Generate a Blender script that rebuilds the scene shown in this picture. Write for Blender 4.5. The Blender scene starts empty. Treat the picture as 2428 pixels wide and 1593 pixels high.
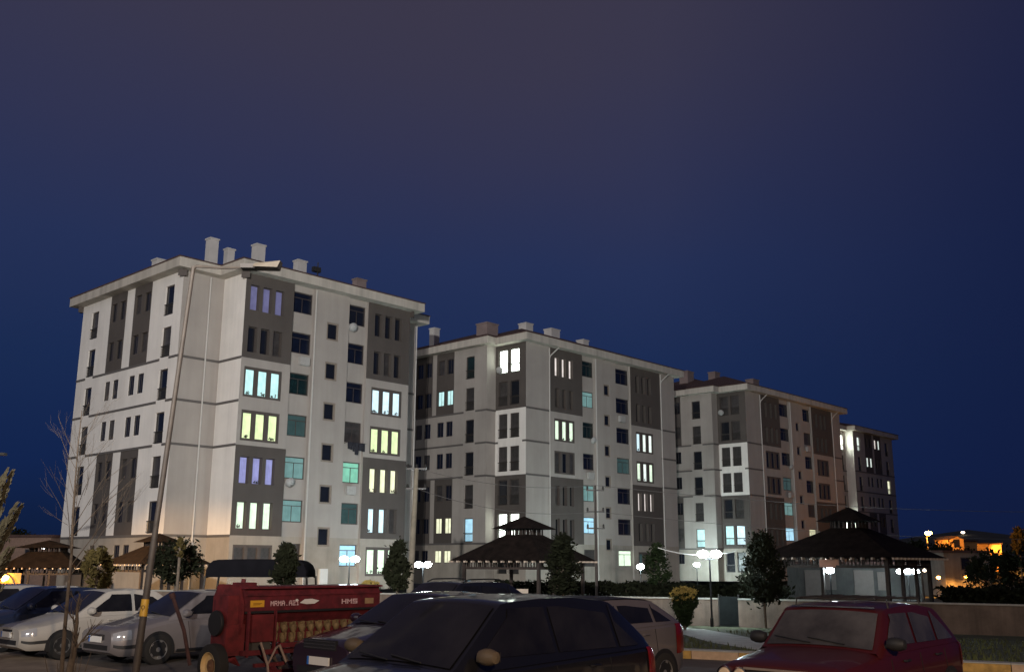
import bpy, bmesh, math, random
from mathutils import Vector, Matrix
R = math.radians
random.seed(7)
C = bpy.context.scene.collection
S = bpy.context.scene

# ------------------------------------------------------------------ camera
EYE = 1.9
FPX, CX, CY = 2363.68, 1214.0, 796.5          # focal length and centre, in photo pixels
TH, RO, AZ = 0.223623, 0.0043054, 0.74674     # pitch, roll, azimuth of the long facades
cam_d = bpy.data.cameras.new('camera')
cam_d.sensor_width = 36.0
cam_d.lens = FPX / 2428 * 36.0
cam_d.clip_end = 3000
cam = bpy.data.objects.new('camera', cam_d)
C.objects.link(cam)
FW = Vector((0, math.cos(TH), math.sin(TH)))
r0 = Vector((1, 0, 0)); u0 = r0.cross(FW)
RT = math.cos(RO) * r0 + math.sin(RO) * u0
UP = -math.sin(RO) * r0 + math.cos(RO) * u0
M = Matrix((RT, UP, -FW)).transposed().to_4x4()
M.translation = Vector((0, 0, EYE))
cam.matrix_world = M
S.camera = cam

# ------------------------------------------------------------------ night sky
W = bpy.data.worlds.new('World'); S.world = W; W.use_nodes = True
nt = W.node_tree; N = nt.nodes; Lk = nt.links
bg = N['Background']
tc = N.new('ShaderNodeTexCoord'); sep = N.new('ShaderNodeSeparateXYZ')
Lk.new(tc.outputs['Generated'], sep.inputs[0])
ns = N.new('ShaderNodeTexNoise'); ns.inputs['Scale'].default_value = 1.7; ns.inputs['Detail'].default_value = 5
Lk.new(tc.outputs['Generated'], ns.inputs['Vector'])
mz = N.new('ShaderNodeMath'); mz.operation = 'MULTIPLY_ADD'; mz.inputs[1].default_value = 0.20; 
Lk.new(ns.outputs['Fac'], mz.inputs[0]); Lk.new(sep.outputs['Z'], mz.inputs[2])
rp = N.new('ShaderNodeValToRGB'); e = rp.color_ramp.elements
e[0].position = 0.09; e[0].color = (.0040, .0110, .040, 1)
e[1].position = 1.0; e[1].color = (.048, .041, .063, 1)
for p, c in ((.18, (.0062, .0178, .074, 1)), (.28, (.0102, .0240, .083, 1)), (.40, (.0185, .0302, .092, 1)), (.50, (.0290, .0335, .083, 1)), (.60, (.0395, .0375, .073, 1)), (.68, (.0450, .0395, .067, 1))):
    k = e.new(p); k.color = c
Lk.new(mz.outputs[0], rp.inputs[0])
mx = N.new('ShaderNodeMapRange'); mx.inputs['From Min'].default_value = 0.14; mx.inputs['From Max'].default_value = 0.50
Lk.new(sep.outputs['X'], mx.inputs['Value'])
mix = N.new('ShaderNodeMixRGB'); mix.inputs[2].default_value = (.0056, .0105, .046, 1)
mm = N.new('ShaderNodeMath'); mm.operation = 'MULTIPLY'; mm.inputs[1].default_value = .85
Lk.new(mx.outputs[0], mm.inputs[0]); Lk.new(mm.outputs[0], mix.inputs[0]); Lk.new(rp.outputs[0], mix.inputs[1])
Lk.new(mix.outputs[0], bg.inputs['Color']); bg.inputs['Strength'].default_value = 1.0

# faint skyglow over the town, coming from behind and left of the camera
sun_d = bpy.data.lights.new('skyglow', 'SUN'); sun_d.energy = 0.34; sun_d.angle = R(50); sun_d.color = (1, .93, .86)
sun = bpy.data.objects.new('skyglow', sun_d); C.objects.link(sun)
sun.rotation_euler = Vector((.75, .50, -.42)).to_track_quat('-Z', 'Y').to_euler()

S.view_settings.view_transform = 'Standard'; S.view_settings.look = 'None'
S.view_settings.exposure = 0; S.view_settings.gamma = 1
FLOOD_W = 222000.0

# ------------------------------------------------------------------ placing helpers
D1 = Vector((math.sin(AZ), math.cos(AZ), 0)); D2 = Vector((-math.cos(AZ), math.sin(AZ), 0))
CAMP = Vector((0, 0, EYE))
BROT = math.atan2(D1.y, D1.x)
def gz(x, y):                                  # ground height: level car park, then a gentle fall to the gardens
    t = x * .465 + y * .885
    k = min(1, max(0, (t - 22) / 19))
    return -.15 + .16 * min(1, max(0, (x + 5) / 2.5)) * (1 - k) - .40 * k
def at(px, py, Y):                             # the point at distance Y ahead that the photo shows at px, py
    r = FW + RT * ((px - CX) / FPX) - UP * ((py - CY) / FPX)
    return CAMP + r * (Y / r.y)
def ground_at(px, py):
    r = FW + RT * ((px - CX) / FPX) - UP * ((py - CY) / FPX)
    z = -.15
    for _ in range(12):
        p = CAMP + r * ((z - EYE) / r.z); z = gz(p.x, p.y)
    return Vector((p.x, p.y, z))
def foot(px, Y):
    p = at(px, 1340, Y); return Vector((p.x, p.y, gz(p.x, p.y)))

# ------------------------------------------------------------------ materials
MATS = {}
def mat(name, col, rough=.7, metal=0, var=.12, scale=6, bump=0, bscale=30, coat=0, emit=None, estr=0, spec=.5, wave=None, streak=0):
    if name in MATS: return MATS[name]
    m = bpy.data.materials.new(name); m.use_nodes = True
    n = m.node_tree.nodes; l = m.node_tree.links; b = n['Principled BSDF']
    b.inputs['Roughness'].default_value = rough; b.inputs['Metallic'].default_value = metal
    b.inputs['Specular IOR Level'].default_value = spec
    if coat: b.inputs['Coat Weight'].default_value = coat; b.inputs['Coat Roughness'].default_value = .06
    t = n.new('ShaderNodeTexCoord')
    if var:
        no = n.new('ShaderNodeTexNoise'); no.inputs['Scale'].default_value = scale; no.inputs['Detail'].default_value = 5; no.inputs['Roughness'].default_value = .6
        l.new(t.outputs['Object'], no.inputs['Vector'])
        cr = n.new('ShaderNodeValToRGB')
        cr.color_ramp.elements[0].position = .3; cr.color_ramp.elements[1].position = .7
        cr.color_ramp.elements[0].color = tuple(c * (1 - var) for c in col) + (1,)
        cr.color_ramp.elements[1].color = tuple(min(1, c * (1 + var)) for c in col) + (1,)
        l.new(no.outputs['Fac'], cr.inputs[0]); l.new(cr.outputs[0], b.inputs['Base Color'])
        if streak:                              # rain stains running down the wall
            mp_ = n.new('ShaderNodeMapping'); mp_.inputs['Scale'].default_value = (1.6, 1.6, .09); l.new(t.outputs['Object'], mp_.inputs['Vector'])
            n3 = n.new('ShaderNodeTexNoise'); n3.inputs['Scale'].default_value = .9; n3.inputs['Detail'].default_value = 6; n3.inputs['Roughness'].default_value = .65; l.new(mp_.outputs[0], n3.inputs['Vector'])
            r3 = n.new('ShaderNodeMapRange'); r3.inputs['From Min'].default_value = .42; r3.inputs['From Max'].default_value = .72; r3.inputs['To Min'].default_value = 1; r3.inputs['To Max'].default_value = 1 - streak * 1.6; l.new(n3.outputs['Fac'], r3.inputs['Value'])
            ml_ = n.new('ShaderNodeMixRGB'); ml_.blend_type = 'MULTIPLY'; ml_.inputs[0].default_value = 1; l.new(cr.outputs[0], ml_.inputs[1]); l.new(r3.outputs[0], ml_.inputs[2]); l.new(ml_.outputs[0], b.inputs['Base Color'])
    else: b.inputs['Base Color'].default_value = tuple(col) + (1,)
    if bump or wave:
        bn = n.new('ShaderNodeBump'); bn.inputs['Strength'].default_value = bump or .6; bn.inputs['Distance'].default_value = .03
        if wave:
            w = n.new('ShaderNodeTexWave'); w.inputs['Scale'].default_value = wave[0]; w.bands_direction = wave[1]; w.inputs['Distortion'].default_value = .6
            l.new(t.outputs['Object'], w.inputs['Vector']); l.new(w.outputs['Fac'], bn.inputs['Height'])
        else:
            n2 = n.new('ShaderNodeTexNoise'); n2.inputs['Scale'].default_value = bscale; n2.inputs['Detail'].default_value = 4
            l.new(t.outputs['Object'], n2.inputs['Vector']); l.new(n2.outputs['Fac'], bn.inputs['Height'])
        l.new(bn.outputs[0], b.inputs['Normal'])
    if emit:
        b.inputs['Emission Color'].default_value = tuple(emit) + (1,); b.inputs['Emission Strength'].default_value = estr
    MATS[name] = m; return m
def lit(name, col, s, folds=True):             # a curtained window lit from inside: light through cloth folds
    if name in MATS: return MATS[name]
    m = mat(name, tuple(c * .3 for c in col), rough=.25, var=0, emit=col, estr=s)
    if folds:
        n = m.node_tree.nodes; l = m.node_tree.links; b = n['Principled BSDF']
        t = n.new('ShaderNodeTexCoord'); w = n.new('ShaderNodeTexWave'); w.inputs['Scale'].default_value = 2.6; w.inputs['Distortion'].default_value = 2.5; w.inputs['Detail'].default_value = 2
        oi = n.new('ShaderNodeObjectInfo'); ad = n.new('ShaderNodeVectorMath'); ad.operation = 'ADD'
        l.new(t.outputs['Object'], ad.inputs[0]); l.new(oi.outputs['Random'], ad.inputs[1])
        l.new(ad.outputs[0], w.inputs['Vector'])
        mr = n.new('ShaderNodeMapRange'); mr.inputs['To Min'].default_value = .90 * s; mr.inputs['To Max'].default_value = 1.12 * s
        l.new(w.outputs['Fac'], mr.inputs['Value'])
        n4 = n.new('ShaderNodeTexNoise'); n4.inputs['Scale'].default_value = 1.9; n4.inputs['Detail'].default_value = 3; l.new(ad.outputs[0], n4.inputs['Vector'])
        r4 = n.new('ShaderNodeMapRange'); r4.inputs['From Min'].default_value = .34; r4.inputs['From Max'].default_value = .6; r4.inputs['To Min'].default_value = .84; r4.inputs['To Max'].default_value = 1.1; l.new(n4.outputs['Fac'], r4.inputs['Value'])
        m4 = n.new('ShaderNodeMath'); m4.operation = 'MULTIPLY'; l.new(mr.outputs[0], m4.inputs[0]); l.new(r4.outputs[0], m4.inputs[1]); l.new(m4.outputs[0], b.inputs['Emission Strength'])
    return m
WHITE = mat('white wall paint', (.77, .735, .685), .85, var=.07, scale=.45, bump=.15, bscale=60, streak=.07)
BEIGE = mat('beige wall paint', (.365, .333, .302), .85, var=.08, scale=.4, bump=.15, bscale=60, streak=.07)
BROWN = mat('brown wall paint', (.085, .072, .064), .85, var=.10, scale=.5, bump=.15, bscale=60, streak=.06)
STONE = mat('grey brown base render', (.33, .295, .25), .9, var=.12, scale=.8, bump=.2, bscale=40, streak=.10)
DARKF = mat('dark window surround', (.085, .07, .062), .7, var=.1)
FRAME = mat('brown window frame', (.06, .048, .042), .5, var=.08)
TANF = mat('tan window border', (.23, .19, .155), .8, var=.08)
WFRAME = mat('white window frame', (.62, .62, .60), .5, var=.03)
GLASS = mat('dark window glass', (.012, .014, .02), .12, var=0, spec=.7)
GLASSN = mat('navy balcony glass', (.007, .010, .022), .25, var=.3, scale=1.5, spec=.6)
GLASST = mat('teal balcony glass', (.008, .022, .023), .25, var=.3, scale=1.5, spec=.6)
CURT = mat('net curtain behind glass', (.050, .046, .045), .35, var=.4, scale=2.5, spec=.5)
BELT = mat('grey belt course', (.11, .10, .095), .8, var=.08)
PIPE = mat('pale downpipe', (.52, .50, .47), .5, var=.05)
EAVE = mat('cream eaves boarding', (.50, .46, .40), .8, var=.07, scale=.6, streak=.2)
TILE = mat('red brown roof tile', (.075, .038, .032), .8, var=.3, scale=3, wave=(9, 'X'), bump=.8)
CHIM = mat('rendered chimney', (.50, .48, .46), .9, var=.1, scale=1)
CHIMP = mat('pinkish chimney', (.22, .17, .16), .9, var=.15, scale=1)
RAIL = mat('dark iron railing', (.03, .028, .026), .5, var=.05)
L_CYAN = lit('cyan lit window', (.55, .88, .88), 1.0)
L_YEL = lit('yellow green lit window', (.78, .90, .50), 1.02)
L_LAV = lit('lavender lit window', (.28, .29, .56), .95)
L_LAVD = lit('dim lavender window', (.24, .24, .46), .42)
L_MINT = lit('mint white lit window', (.78, .95, .74), 1.05)
L_BLUE = lit('blue white lit window', (.68, .90, .98), 1.08)
L_CREAM = lit('cream lit window', (.92, .93, .64), 1.0)
L_WHITE = lit('white lit window', (.86, .97, .90), 1.05)
L_BRIGHT = lit('bright white lit window', (.86, .97, .84), 6.5)
L_BRIGHT4 = lit('glaring white lit window', (.86, .97, .84), 26)
L_SKY = lit('sky blue lit window', (.42, .74, .92), .95)
L_GREEN = lit('green lit balcony', (.26, .66, .48), .72)
L_TEAL = lit('teal lit balcony', (.20, .37, .36), .62)
L_TEALD = lit('dim teal balcony', (.045, .085, .085), .6)
L_WARM = lit('warm strip of light', (.95, .86, .80), .85)
L_PALE = lit('pale yellow lit balcony', (.80, .80, .52), .8)

# ------------------------------------------------------------------ mesh collector
class MB:
    def __init__(s): s.v = []; s.f = []; s.m = []; s.mats = []
    def mi(s, m):
        if m is None: return 0
        if m not in s.mats: s.mats.append(m)
        return s.mats.index(m)
    def face(s, pts, m=None):
        i = len(s.v); s.v += [tuple(p) for p in pts]; s.f.append(tuple(range(i, i + len(pts)))); s.m.append(s.mi(m))
    def box(s, a, b, m=None):
        x0, y0, z0 = a; x1, y1, z1 = b; i = len(s.v); k = s.mi(m)
        s.v += [(x0, y0, z0), (x1, y0, z0), (x1, y1, z0), (x0, y1, z0), (x0, y0, z1), (x1, y0, z1), (x1, y1, z1), (x0, y1, z1)]
        for f in ((0, 3, 2, 1), (4, 5, 6, 7), (0, 1, 5, 4), (1, 2, 6, 5), (2, 3, 7, 6), (3, 0, 4, 7)):
            s.f.append(tuple(i + j for j in f)); s.m.append(k)
    def prism(s, poly, z0, z1, m=None):
        i = len(s.v); n = len(poly); k = s.mi(m)
        s.v += [(p[0], p[1], z0) for p in poly] + [(p[0], p[1], z1) for p in poly]
        s.f.append(tuple(i + j for j in reversed(range(n)))); s.f.append(tuple(i + n + j for j in range(n))); s.m += [k, k]
        for j in range(n):
            q = (j + 1) % n; s.f.append((i + j, i + q, i + n + q, i + n + j)); s.m.append(k)
    def tube(s, pts, rads, n=8, m=None, cap=True):
        pts = [Vector(p) for p in pts]; k = s.mi(m)
        if not hasattr(rads, '__len__'): rads = [rads] * len(pts)
        base = len(s.v); prev = None
        for j, p in enumerate(pts):
            d = (pts[min(j + 1, len(pts) - 1)] - pts[max(j - 1, 0)]).normalized()
            if prev is None: a = d.orthogonal().normalized()
            else: a = (prev - d * prev.dot(d)); a = a.normalized() if a.length > 1e-6 else d.orthogonal().normalized()
            prev = a; b = d.cross(a)
            for q in range(n):
                t = 2 * math.pi * q / n; s.v.append(tuple(p + (a * math.cos(t) + b * math.sin(t)) * rads[j]))
        for j in range(len(pts) - 1):
            for q in range(n):
                o = base + j * n; w = (q + 1) % n
                s.f.append((o + q, o + w, o + n + w, o + n + q)); s.m.append(k)
        if cap:
            s.f.append(tuple(base + q for q in reversed(range(n)))); s.m.append(k)
            o = base + (len(pts) - 1) * n; s.f.append(tuple(o + q for q in range(n))); s.m.append(k)
    def lathe(s, prof, n=16, o=(0, 0, 0), axis='z', m=None):
        base = len(s.v); k = s.mi(m)
        for r, h in prof:
            for q in range(n):
                t = 2 * math.pi * q / n; a, b = r * math.cos(t), r * math.sin(t)
                p = (a, b, h) if axis == 'z' else ((a, h, b) if axis == 'y' else (h, a, b))
                s.v.append((p[0] + o[0], p[1] + o[1], p[2] + o[2]))
        for j in range(len(prof) - 1):
            for q in range(n):
                w = (q + 1) % n; A = base + j * n
                s.f.append((A + q, A + w, A + n + w, A + n + q)); s.m.append(k)
    def mesh(s, name, m=None, smooth=None):
        me = bpy.data.meshes.new(name); me.from_pydata(s.v, [], s.f)
        if m is not None: me.materials.append(m)
        else:
            for x in s.mats: me.materials.append(x)
            for p, i in zip(me.polygons, s.m): p.material_index = i
        if smooth is not None:
            me.polygons.foreach_set('use_smooth', [True] * len(me.polygons)); me.set_sharp_from_angle(angle=R(smooth))
        me.update(); return me
    def build(s, name, m=None, parent=None, smooth=None, loc=None):
        return put(name, s.mesh(name, m, smooth), parent, loc)
def put(name, me, parent=None, loc=None, rz=0):
    o = bpy.data.objects.new(name, me); C.objects.link(o)
    if parent: o.parent = parent
    if loc is not None: o.location = loc
    o.rotation_euler.z = rz; return o
def tag(o, label=None, cat=None, group=None, kind=None):
    if label: o['label'] = label
    if cat: o['category'] = cat
    if group: o['group'] = group
    if kind: o['kind'] = kind
    return o
def thing(name, label, cat, loc=(0, 0, 0), rz=0, group=None):
    o = bpy.data.objects.new(name, None); C.objects.link(o); o.empty_display_size = .3
    o.location = loc; o.rotation_euler.z = rz
    return tag(o, label, cat, group)

# ------------------------------------------------------------------ apartment blocks
FH, Z0 = 2.95, .63
zf = lambda k: Z0 + FH * k
WC = {}
def win_mesh(kind, w, h, pm):
    key = (kind, round(w, 2), round(h, 2))
    if key not in WC:
        f = MB(); b = .05 if kind in ('narrow', 'plain') else .07
        if kind == 'stair': b = .13
        fm = {'stair': TANF, 'balcony': WFRAME if False else FRAME}.get(kind, FRAME)
        y0, y1 = (-.05, .06) if kind == 'stair' else (0, .06)
        f.box((0, y0, 0), (b, y1, h)); f.box((w - b, y0, 0), (w, y1, h))
        f.box((b, y0, 0), (w - b, y1, b)); f.box((b, y0, h - b), (w - b, y1, h))
        if kind == 'tall': f.box((b, .005, h * .33), (w - b, .055, h * .33 + .05))
        if kind == 'balcony':
            f.box((b, .005, h * .72), (w - b, .055, h * .72 + .05))
            for q in (.5,): f.box((w * q - .025, .008, b), (w * q + .025, .052, h * .72))
        if kind == 'plain': f.box((w / 2 - .02, .008, b), (w / 2 + .02, .052, h - b))
        WC[key] = (f.mesh('window_frame', fm), b)
    fr, b = WC[key]
    key2 = key + (pm.name,)
    if key2 not in WC:
        p = MB(); p.box((b, .025, b), (w - b, .04, h - b)); WC[key2] = p.mesh('pane', pm)
    return fr, WC[key2]
RC = {}
def railing_mesh(w):
    k = round(w, 2)
    if k not in RC:
        r = MB(); r.box((-.04, -.12, .78), (w + .04, -.08, .83)); r.box((-.04, -.12, .05), (w + .04, -.08, .09))
        n = int(w / .11)
        for i in range(n + 1): r.box((i * w / n - .008, -.108, .09), (i * w / n + .008, -.092, .78))
        for x in (-.04, w): r.box((x, -.12, .78), (x + .04, .0, .82)); r.box((x, -.12, .05), (x + .04, .0, .09))
        RC[k] = r.mesh('railing', RAIL)
    return RC[k]
NAME = {'narrow': 'window', 'plain': 'window', 'tall': 'french_window', 'stair': 'stair_window', 'balcony': 'balcony_glazing'}
RP = random.Random(12)
SILLP = mat('dark sill plants', (.02, .024, .014), .9, var=.3)
def facade(root, wall, p0, p1, opens=(), zones=(), base=BEIGE, z0=0.0, z1=21.3):
    p0 = Vector(p0); p1 = Vector(p1); L = (p1 - p0).length; t = (p1 - p0) / L; n = Vector((t.y, -t.x))
    P = lambda s, z, d=0: (p0.x + t.x * s - n.x * d, p0.y + t.y * s - n.y * d, z)
    xs = sorted(set([0, L] + [round(x, 3) for o in opens for x in (o[0], o[1])] + [min(L, max(0, round(x, 3))) for o in zones for x in (o[0], o[1])]))
    zs = sorted(set([z0, z1] + [round(x, 3) for o in opens for x in (o[2], o[3])] + [min(z1, max(z0, round(x, 3))) for o in zones for x in (o[2], o[3])]))
    for a, b in zip(xs, xs[1:]):
        for c, d in zip(zs, zs[1:]):
            mx_, mz_ = (a + b) / 2, (c + d) / 2
            if any(o[0] < mx_ < o[1] and o[2] < mz_ < o[3] for o in opens): continue
            m = base
            for o in zones:
                if o[0] < mx_ < o[1] and o[2] < mz_ < o[3]: m = o[4]
            wall.face([P(a, c), P(b, c), P(b, d), P(a, d)], m)
    ang = math.atan2(t.y, t.x)
    for s0, s1, c, d, kind, pm, dep in opens:
        m = base
        for o in zones:
            if o[0] < (s0 + s1) / 2 < o[1] and o[2] < (c + d) / 2 < o[3]: m = o[4]
        wall.face([P(s0, c), P(s0, d), P(s0, d, dep + .06), P(s0, c, dep + .06)], m)
        wall.face([P(s1, d), P(s1, c), P(s1, c, dep + .06), P(s1, d, dep + .06)], m)
        wall.face([P(s0, d), P(s1, d), P(s1, d, dep + .06), P(s0, d, dep + .06)], m)
        wall.face([P(s1, c), P(s0, c), P(s0, c, dep + .06), P(s1, c, dep + .06)], m)
        fr, pa = win_mesh(kind, s1 - s0, d - c, pm)
        o = put(NAME[kind], fr, root, P(s0, c, dep), ang)
        put('pane', pa, o)
        if kind == 'narrow' and pm.name.endswith('lit window') and RP.random() < .6:
            b_ = MB(); wd = s1 - s0
            for _ in range(RP.randint(2, 4)):
                x_ = RP.uniform(.1, wd - .1); h_ = RP.uniform(.08, .26)
                for _ in range(9):
                    q_ = Vector((x_ + RP.gauss(0, .04), .012, .08 + h_ * RP.random())); a_ = RP.uniform(0, 6.28); r_ = RP.uniform(.03, .07)
                    b_.face([(q_.x + r_ * math.cos(a_), q_.y, q_.z + r_ * math.sin(a_)), (q_.x - r_ * .5 * math.sin(a_), q_.y + .004, q_.z + r_ * .5 * math.cos(a_)), (q_.x - r_ * math.cos(a_), q_.y, q_.z - r_ * math.sin(a_)), (q_.x + r_ * .5 * math.sin(a_), q_.y - .004, q_.z - r_ * .5 * math.cos(a_))])
            b_.build('sill_plants', SILLP, o)
        if kind == 'tall': put('railing', railing_mesh(round(s1 - s0, 2)), o)
def offset(poly, o):
    out = []; n = len(poly)
    for i in range(n):
        a, b, c = Vector(poly[i - 1]), Vector(poly[i]), Vector(poly[(i + 1) % n])
        t1 = (b - a).normalized(); t2 = (c - b).normalized()
        out.append(b + o * (Vector((t1.y, -t1.x)) + Vector((t2.y, -t2.x))))
    return out
def hip(mb, x0, x1, y0, y1, z, pitch):
    w, d = x1 - x0, y1 - y0; h = min(w, d) / 2 * pitch
    if w >= d: a, b = Vector((x0 + d / 2, (y0 + y1) / 2, z + h)), Vector((x1 - d / 2, (y0 + y1) / 2, z + h))
    else: a, b = Vector(((x0 + x1) / 2, y0 + w / 2, z + h)), Vector(((x0 + x1) / 2, y1 - w / 2, z + h))
    p = [(x0, y0, z), (x1, y0, z), (x1, y1, z), (x0, y1, z)]
    if w >= d: mb.face([p[0], p[1], b, a]); mb.face([p[1], p[2], b]); mb.face([p[2], p[3], a, b]); mb.face([p[3], p[0], a])
    else: mb.face([p[0], p[1], a]); mb.face([p[1], p[2], b, a]); mb.face([p[2], p[3], b]); mb.face([p[3], p[0], a, b])
    mb.face([p[3], p[2], p[1], p[0]])
def roofing(root, outline, boxes, chimneys, over=.8, pitch=.27):
    e_ = MB(); e_.prism(offset(outline, over), 21.3, 21.95, EAVE)
    e_.prism(offset(outline, over + .06), 21.95, 22.03, TILE)
    e_.build('eaves', None, root)
    r = MB()
    for b in boxes: hip(r, b[0] - over - .02, b[1] + over + .02, b[2] - over - .02, b[3] + over + .02, 22.034, pitch)
    ro = r.build('roof', TILE, root)
    for u, v, w, d, z, m in chimneys:
        c = MB(); c.box((u, v, 21.9), (u + w, v + d, z - .12), m); c.box((u - .06, v - .06, z - .12), (u + w + .06, v + d + .06, z), m)
        c.build('chimney', None, ro)
    return ro
def belts(root, segs):
    for (a, c, z) in segs:
        b = MB(); a = Vector(a); c = Vector(c); t = (c - a).normalized(); n = Vector((t.y, -t.x))
        q = [a, c, c + n * .05, a + n * .05]
        b.prism([(p.x, p.y) for p in reversed(q)], z - .09, z + .07)
        b.build('belt_course', BELT, root)
def pipes(root, pts, z0=0, z1=21.2):
    for x, y in pts:
        p = MB(); p.tube([(x, y, z0), (x, y, z1)], .055, 8); p.build('downpipe', PIPE, root, smooth=40)
D = GLASS
def trio(k, us, w, lits, dep, hi=2.2, lo=.42):
    return [(u, u + w, zf(k) + lo, zf(k) + hi, 'narrow', m, dep) for u, m in zip(us, lits)]
def end_face(spec, dbl, tall):                  # windows of an end wall; spec: floor -> lit panes
    out = []
    for k in range(7):
        sp = spec.get(k, {})
        if k >= 1:
            for i, (a, b) in enumerate(tall): out.append((a, b, zf(k) + .1, zf(k) + 2.2, 'tall', sp.get('t%d' % i, D if (k + i) % 3 else CURT), .12))
        for i, (a, b) in enumerate(dbl):
            brn = k in (1, 2, 5, 6)
            z = (.9, 2.3) if k else (1.25, 2.35)
            out.append((a, b, zf(k) + z[0], zf(k) + z[1], 'plain', sp.get('d%d' % i, D if (k + i) % 4 else CURT), .12 if brn else .07))
    return out

# ---- the nearest block, at the left
P1 = Vector((-18.2386, 65.88, 0))
B1 = thing('apartment_block', 'nearest apartment block at the left, its white end wall behind the street lamp pole', 'apartment building', P1, BROT, 'apartment blocks')
wall = MB()
def front1():
    ops, zn = [], []
    ua, ub = (.40, 1.40, 2.42), (11.4, 12.42, 13.42)
    LA = {6: (L_LAVD, L_LAVD, L_LAVD), 5: (D, D, CURT), 4: (L_CYAN,) * 3, 3: (L_YEL,) * 3, 2: (L_LAV,) * 3, 1: (L_MINT,) * 3, 0: (CURT, CURT, CURT)}
    LB = {6: (D,) * 3, 5: (D, CURT, D), 4: (L_BLUE,) * 3, 3: (L_YEL,) * 3, 2: (L_CREAM,) * 3, 1: (L_BLUE, L_BLUE, CURT), 0: (L_MINT,) * 3}
    for k in range(7):
        br = k in (1, 2, 5, 6)
        for us, LL, u0, u1 in ((ua, LA, 0, 3.95), (ub, LB, 10.72, 14.95)):
            if br: zn.append((u0, u1, zf(k) if k != 0 else 0, zf(k + 1) + (.1 if k == 6 else 0), BROWN))
            else: zn.append((us[0] - .12, us[2] + .86, zf(k) + .30, zf(k) + 2.36, DARKF))
            ops += trio(k, us, .72, LL[k], .26 if br else .06)
    return ops, zn
ops, zn = front1()
stz = [(-1, 99, -1, zf(1), STONE)]
zn = stz + zn
# the long front is cut into bay, balcony, stair core, balcony, bay
def sub(lst, a, b): return [(max(0, o[0] - a), min(b - a, o[1] - a)) + tuple(o[2:]) for o in lst if o[1] > a + .01 and o[0] < b - .01]
REC = .2
facade(B1, wall, (0, 0), (3.95, 0), sub(ops, 0, 3.95), sub(zn, 0, 3.95))
bal1 = {6: GLASSN, 5: GLASSN, 4: GLASST, 3: L_TEALD, 2: L_TEAL, 1: L_TEAL, 0: CURT}
bal2 = {6: D, 5: GLASSN, 4: GLASSN, 3: CURT, 2: L_GREEN, 1: L_TEALD, 0: L_SKY}
bo = [(.06, 1.77, zf(k) + .98, zf(k) + 2.5, 'balcony', bal1[k], .10) for k in range(7)]
facade(B1, wall, (3.95, 0), (3.95, REC)); facade(B1, wall, (3.95, REC), (5.78, REC), bo, stz)
facade(B1, wall, (5.78, REC), (5.78, 0))
so = [(1.14, 2.22, zf(k) - .62, zf(k) + .72, 'stair', D, .10) for k in range(1, 7)]
facade(B1, wall, (5.78, 0), (8.92, 0), so, stz)
facade(B1, wall, (8.92, 0), (8.92, REC))
bo = [(.12, 1.7, zf(k) + .98, zf(k) + 2.5, 'balcony', bal2[k], .10) for k in range(7)]
facade(B1, wall, (8.92, REC), (10.72, REC), bo, stz)
facade(B1, wall, (10.72, REC), (10.72, 0))
facade(B1, wall, (10.72, 0), (14.95, 0), sub(ops, 10.72, 14.95), sub(zn, 10.72, 14.95))
facade(B1, wall, (14.95, 0), (14.95, 2.8)); facade(B1, wall, (14.95, 2.8), (18.04, 2.8), [], stz)
facade(B1, wall, (18.04, 2.8), (18.04, 18)); facade(B1, wall, (18.04, 18), (-3.14, 18))
tall = [(18 - b - 2.8, 18 - a - 2.8) for a, b in ((12.45, 13.65), (1.12, 2.34))]
dbl = [(18 - b - 2.8, 18 - a - 2.8) for a, b in ((9.52, 10.33), (8.22, 9.07), (5.78, 6.66), (4.46, 5.34))]
eo = end_face({}, dbl, tall)
ez = stz + [(18 - b - 2.8, 18 - a - 2.8, zf(k0), zf(k1) + x, BROWN) for a, b in ((4.28, 6.84), (7.98, 10.51)) for k0, k1, x in ((1, 3, 0), (5, 7, .1))]
facade(B1, wall, (-3.14, 18), (-3.14, 2.8), eo, ez, base=WHITE)
facade(B1, wall, (-3.14, 2.8), (0, 2.8), [], stz); facade(B1, wall, (0, 2.8), (0, 0), [], stz, base=WHITE)
wall.build('wall', None, B1)
bs = []
for k in (3, 4, 5):
    bs += [((-3.14, 18), (-3.14, 16.5), zf(k)), ((-3.14, 15.2), (-3.14, 5.2), zf(k)), ((-3.14, 3.9), (-3.14, 2.8), zf(k)), ((-3.14, 2.8), (0, 2.8), zf(k)), ((0, 2.8), (0, 0), zf(k)), ((14.95, 2.8), (18.04, 2.8), zf(k))]
bs += [((-3.14, 2.8), (0, 2.8), zf(1) - .02), ((-3.14, 18), (-3.14, 2.8), zf(1) - .02), ((0, 2.8), (0, 0), zf(1) - .02)]
belts(B1, bs); pipes(B1, [(-1.1, 2.73), (5.85, -.06), (18.1, 2.73)])
OUT1 = [(0, 0), (14.95, 0), (14.95, 2.8), (18.04, 2.8), (18.04, 18), (-3.14, 18), (-3.14, 2.8), (0, 2.8)]
ro = roofing(B1, OUT1, [(-3.14, 18.04, 2.8, 18), (0, 14.95, 0, 14)],
        [(1.05, 7, .7, .65, 25.65, CHIM), (2.5, 6.9, .6, .55, 25.15, CHIM), (5.05, 7, .8, .7, 26.15, CHIM), (8.95, 7, .85, .65, 25.75, CHIM), (15.0, 7, 1.0, .65, 25.5, CHIMP), (-.2, 12.6, .8, .8, 24.9, CHIM)])
a_ = MB(); a_.tube([(10.9, 7, 22.5), (10.9, 7, 25.9)], .05, 6); a_.box((10.5, 6.95, 25.1), (11.2, 7.3, 25.5)); a_.build('antenna', RAIL, ro)
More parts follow.
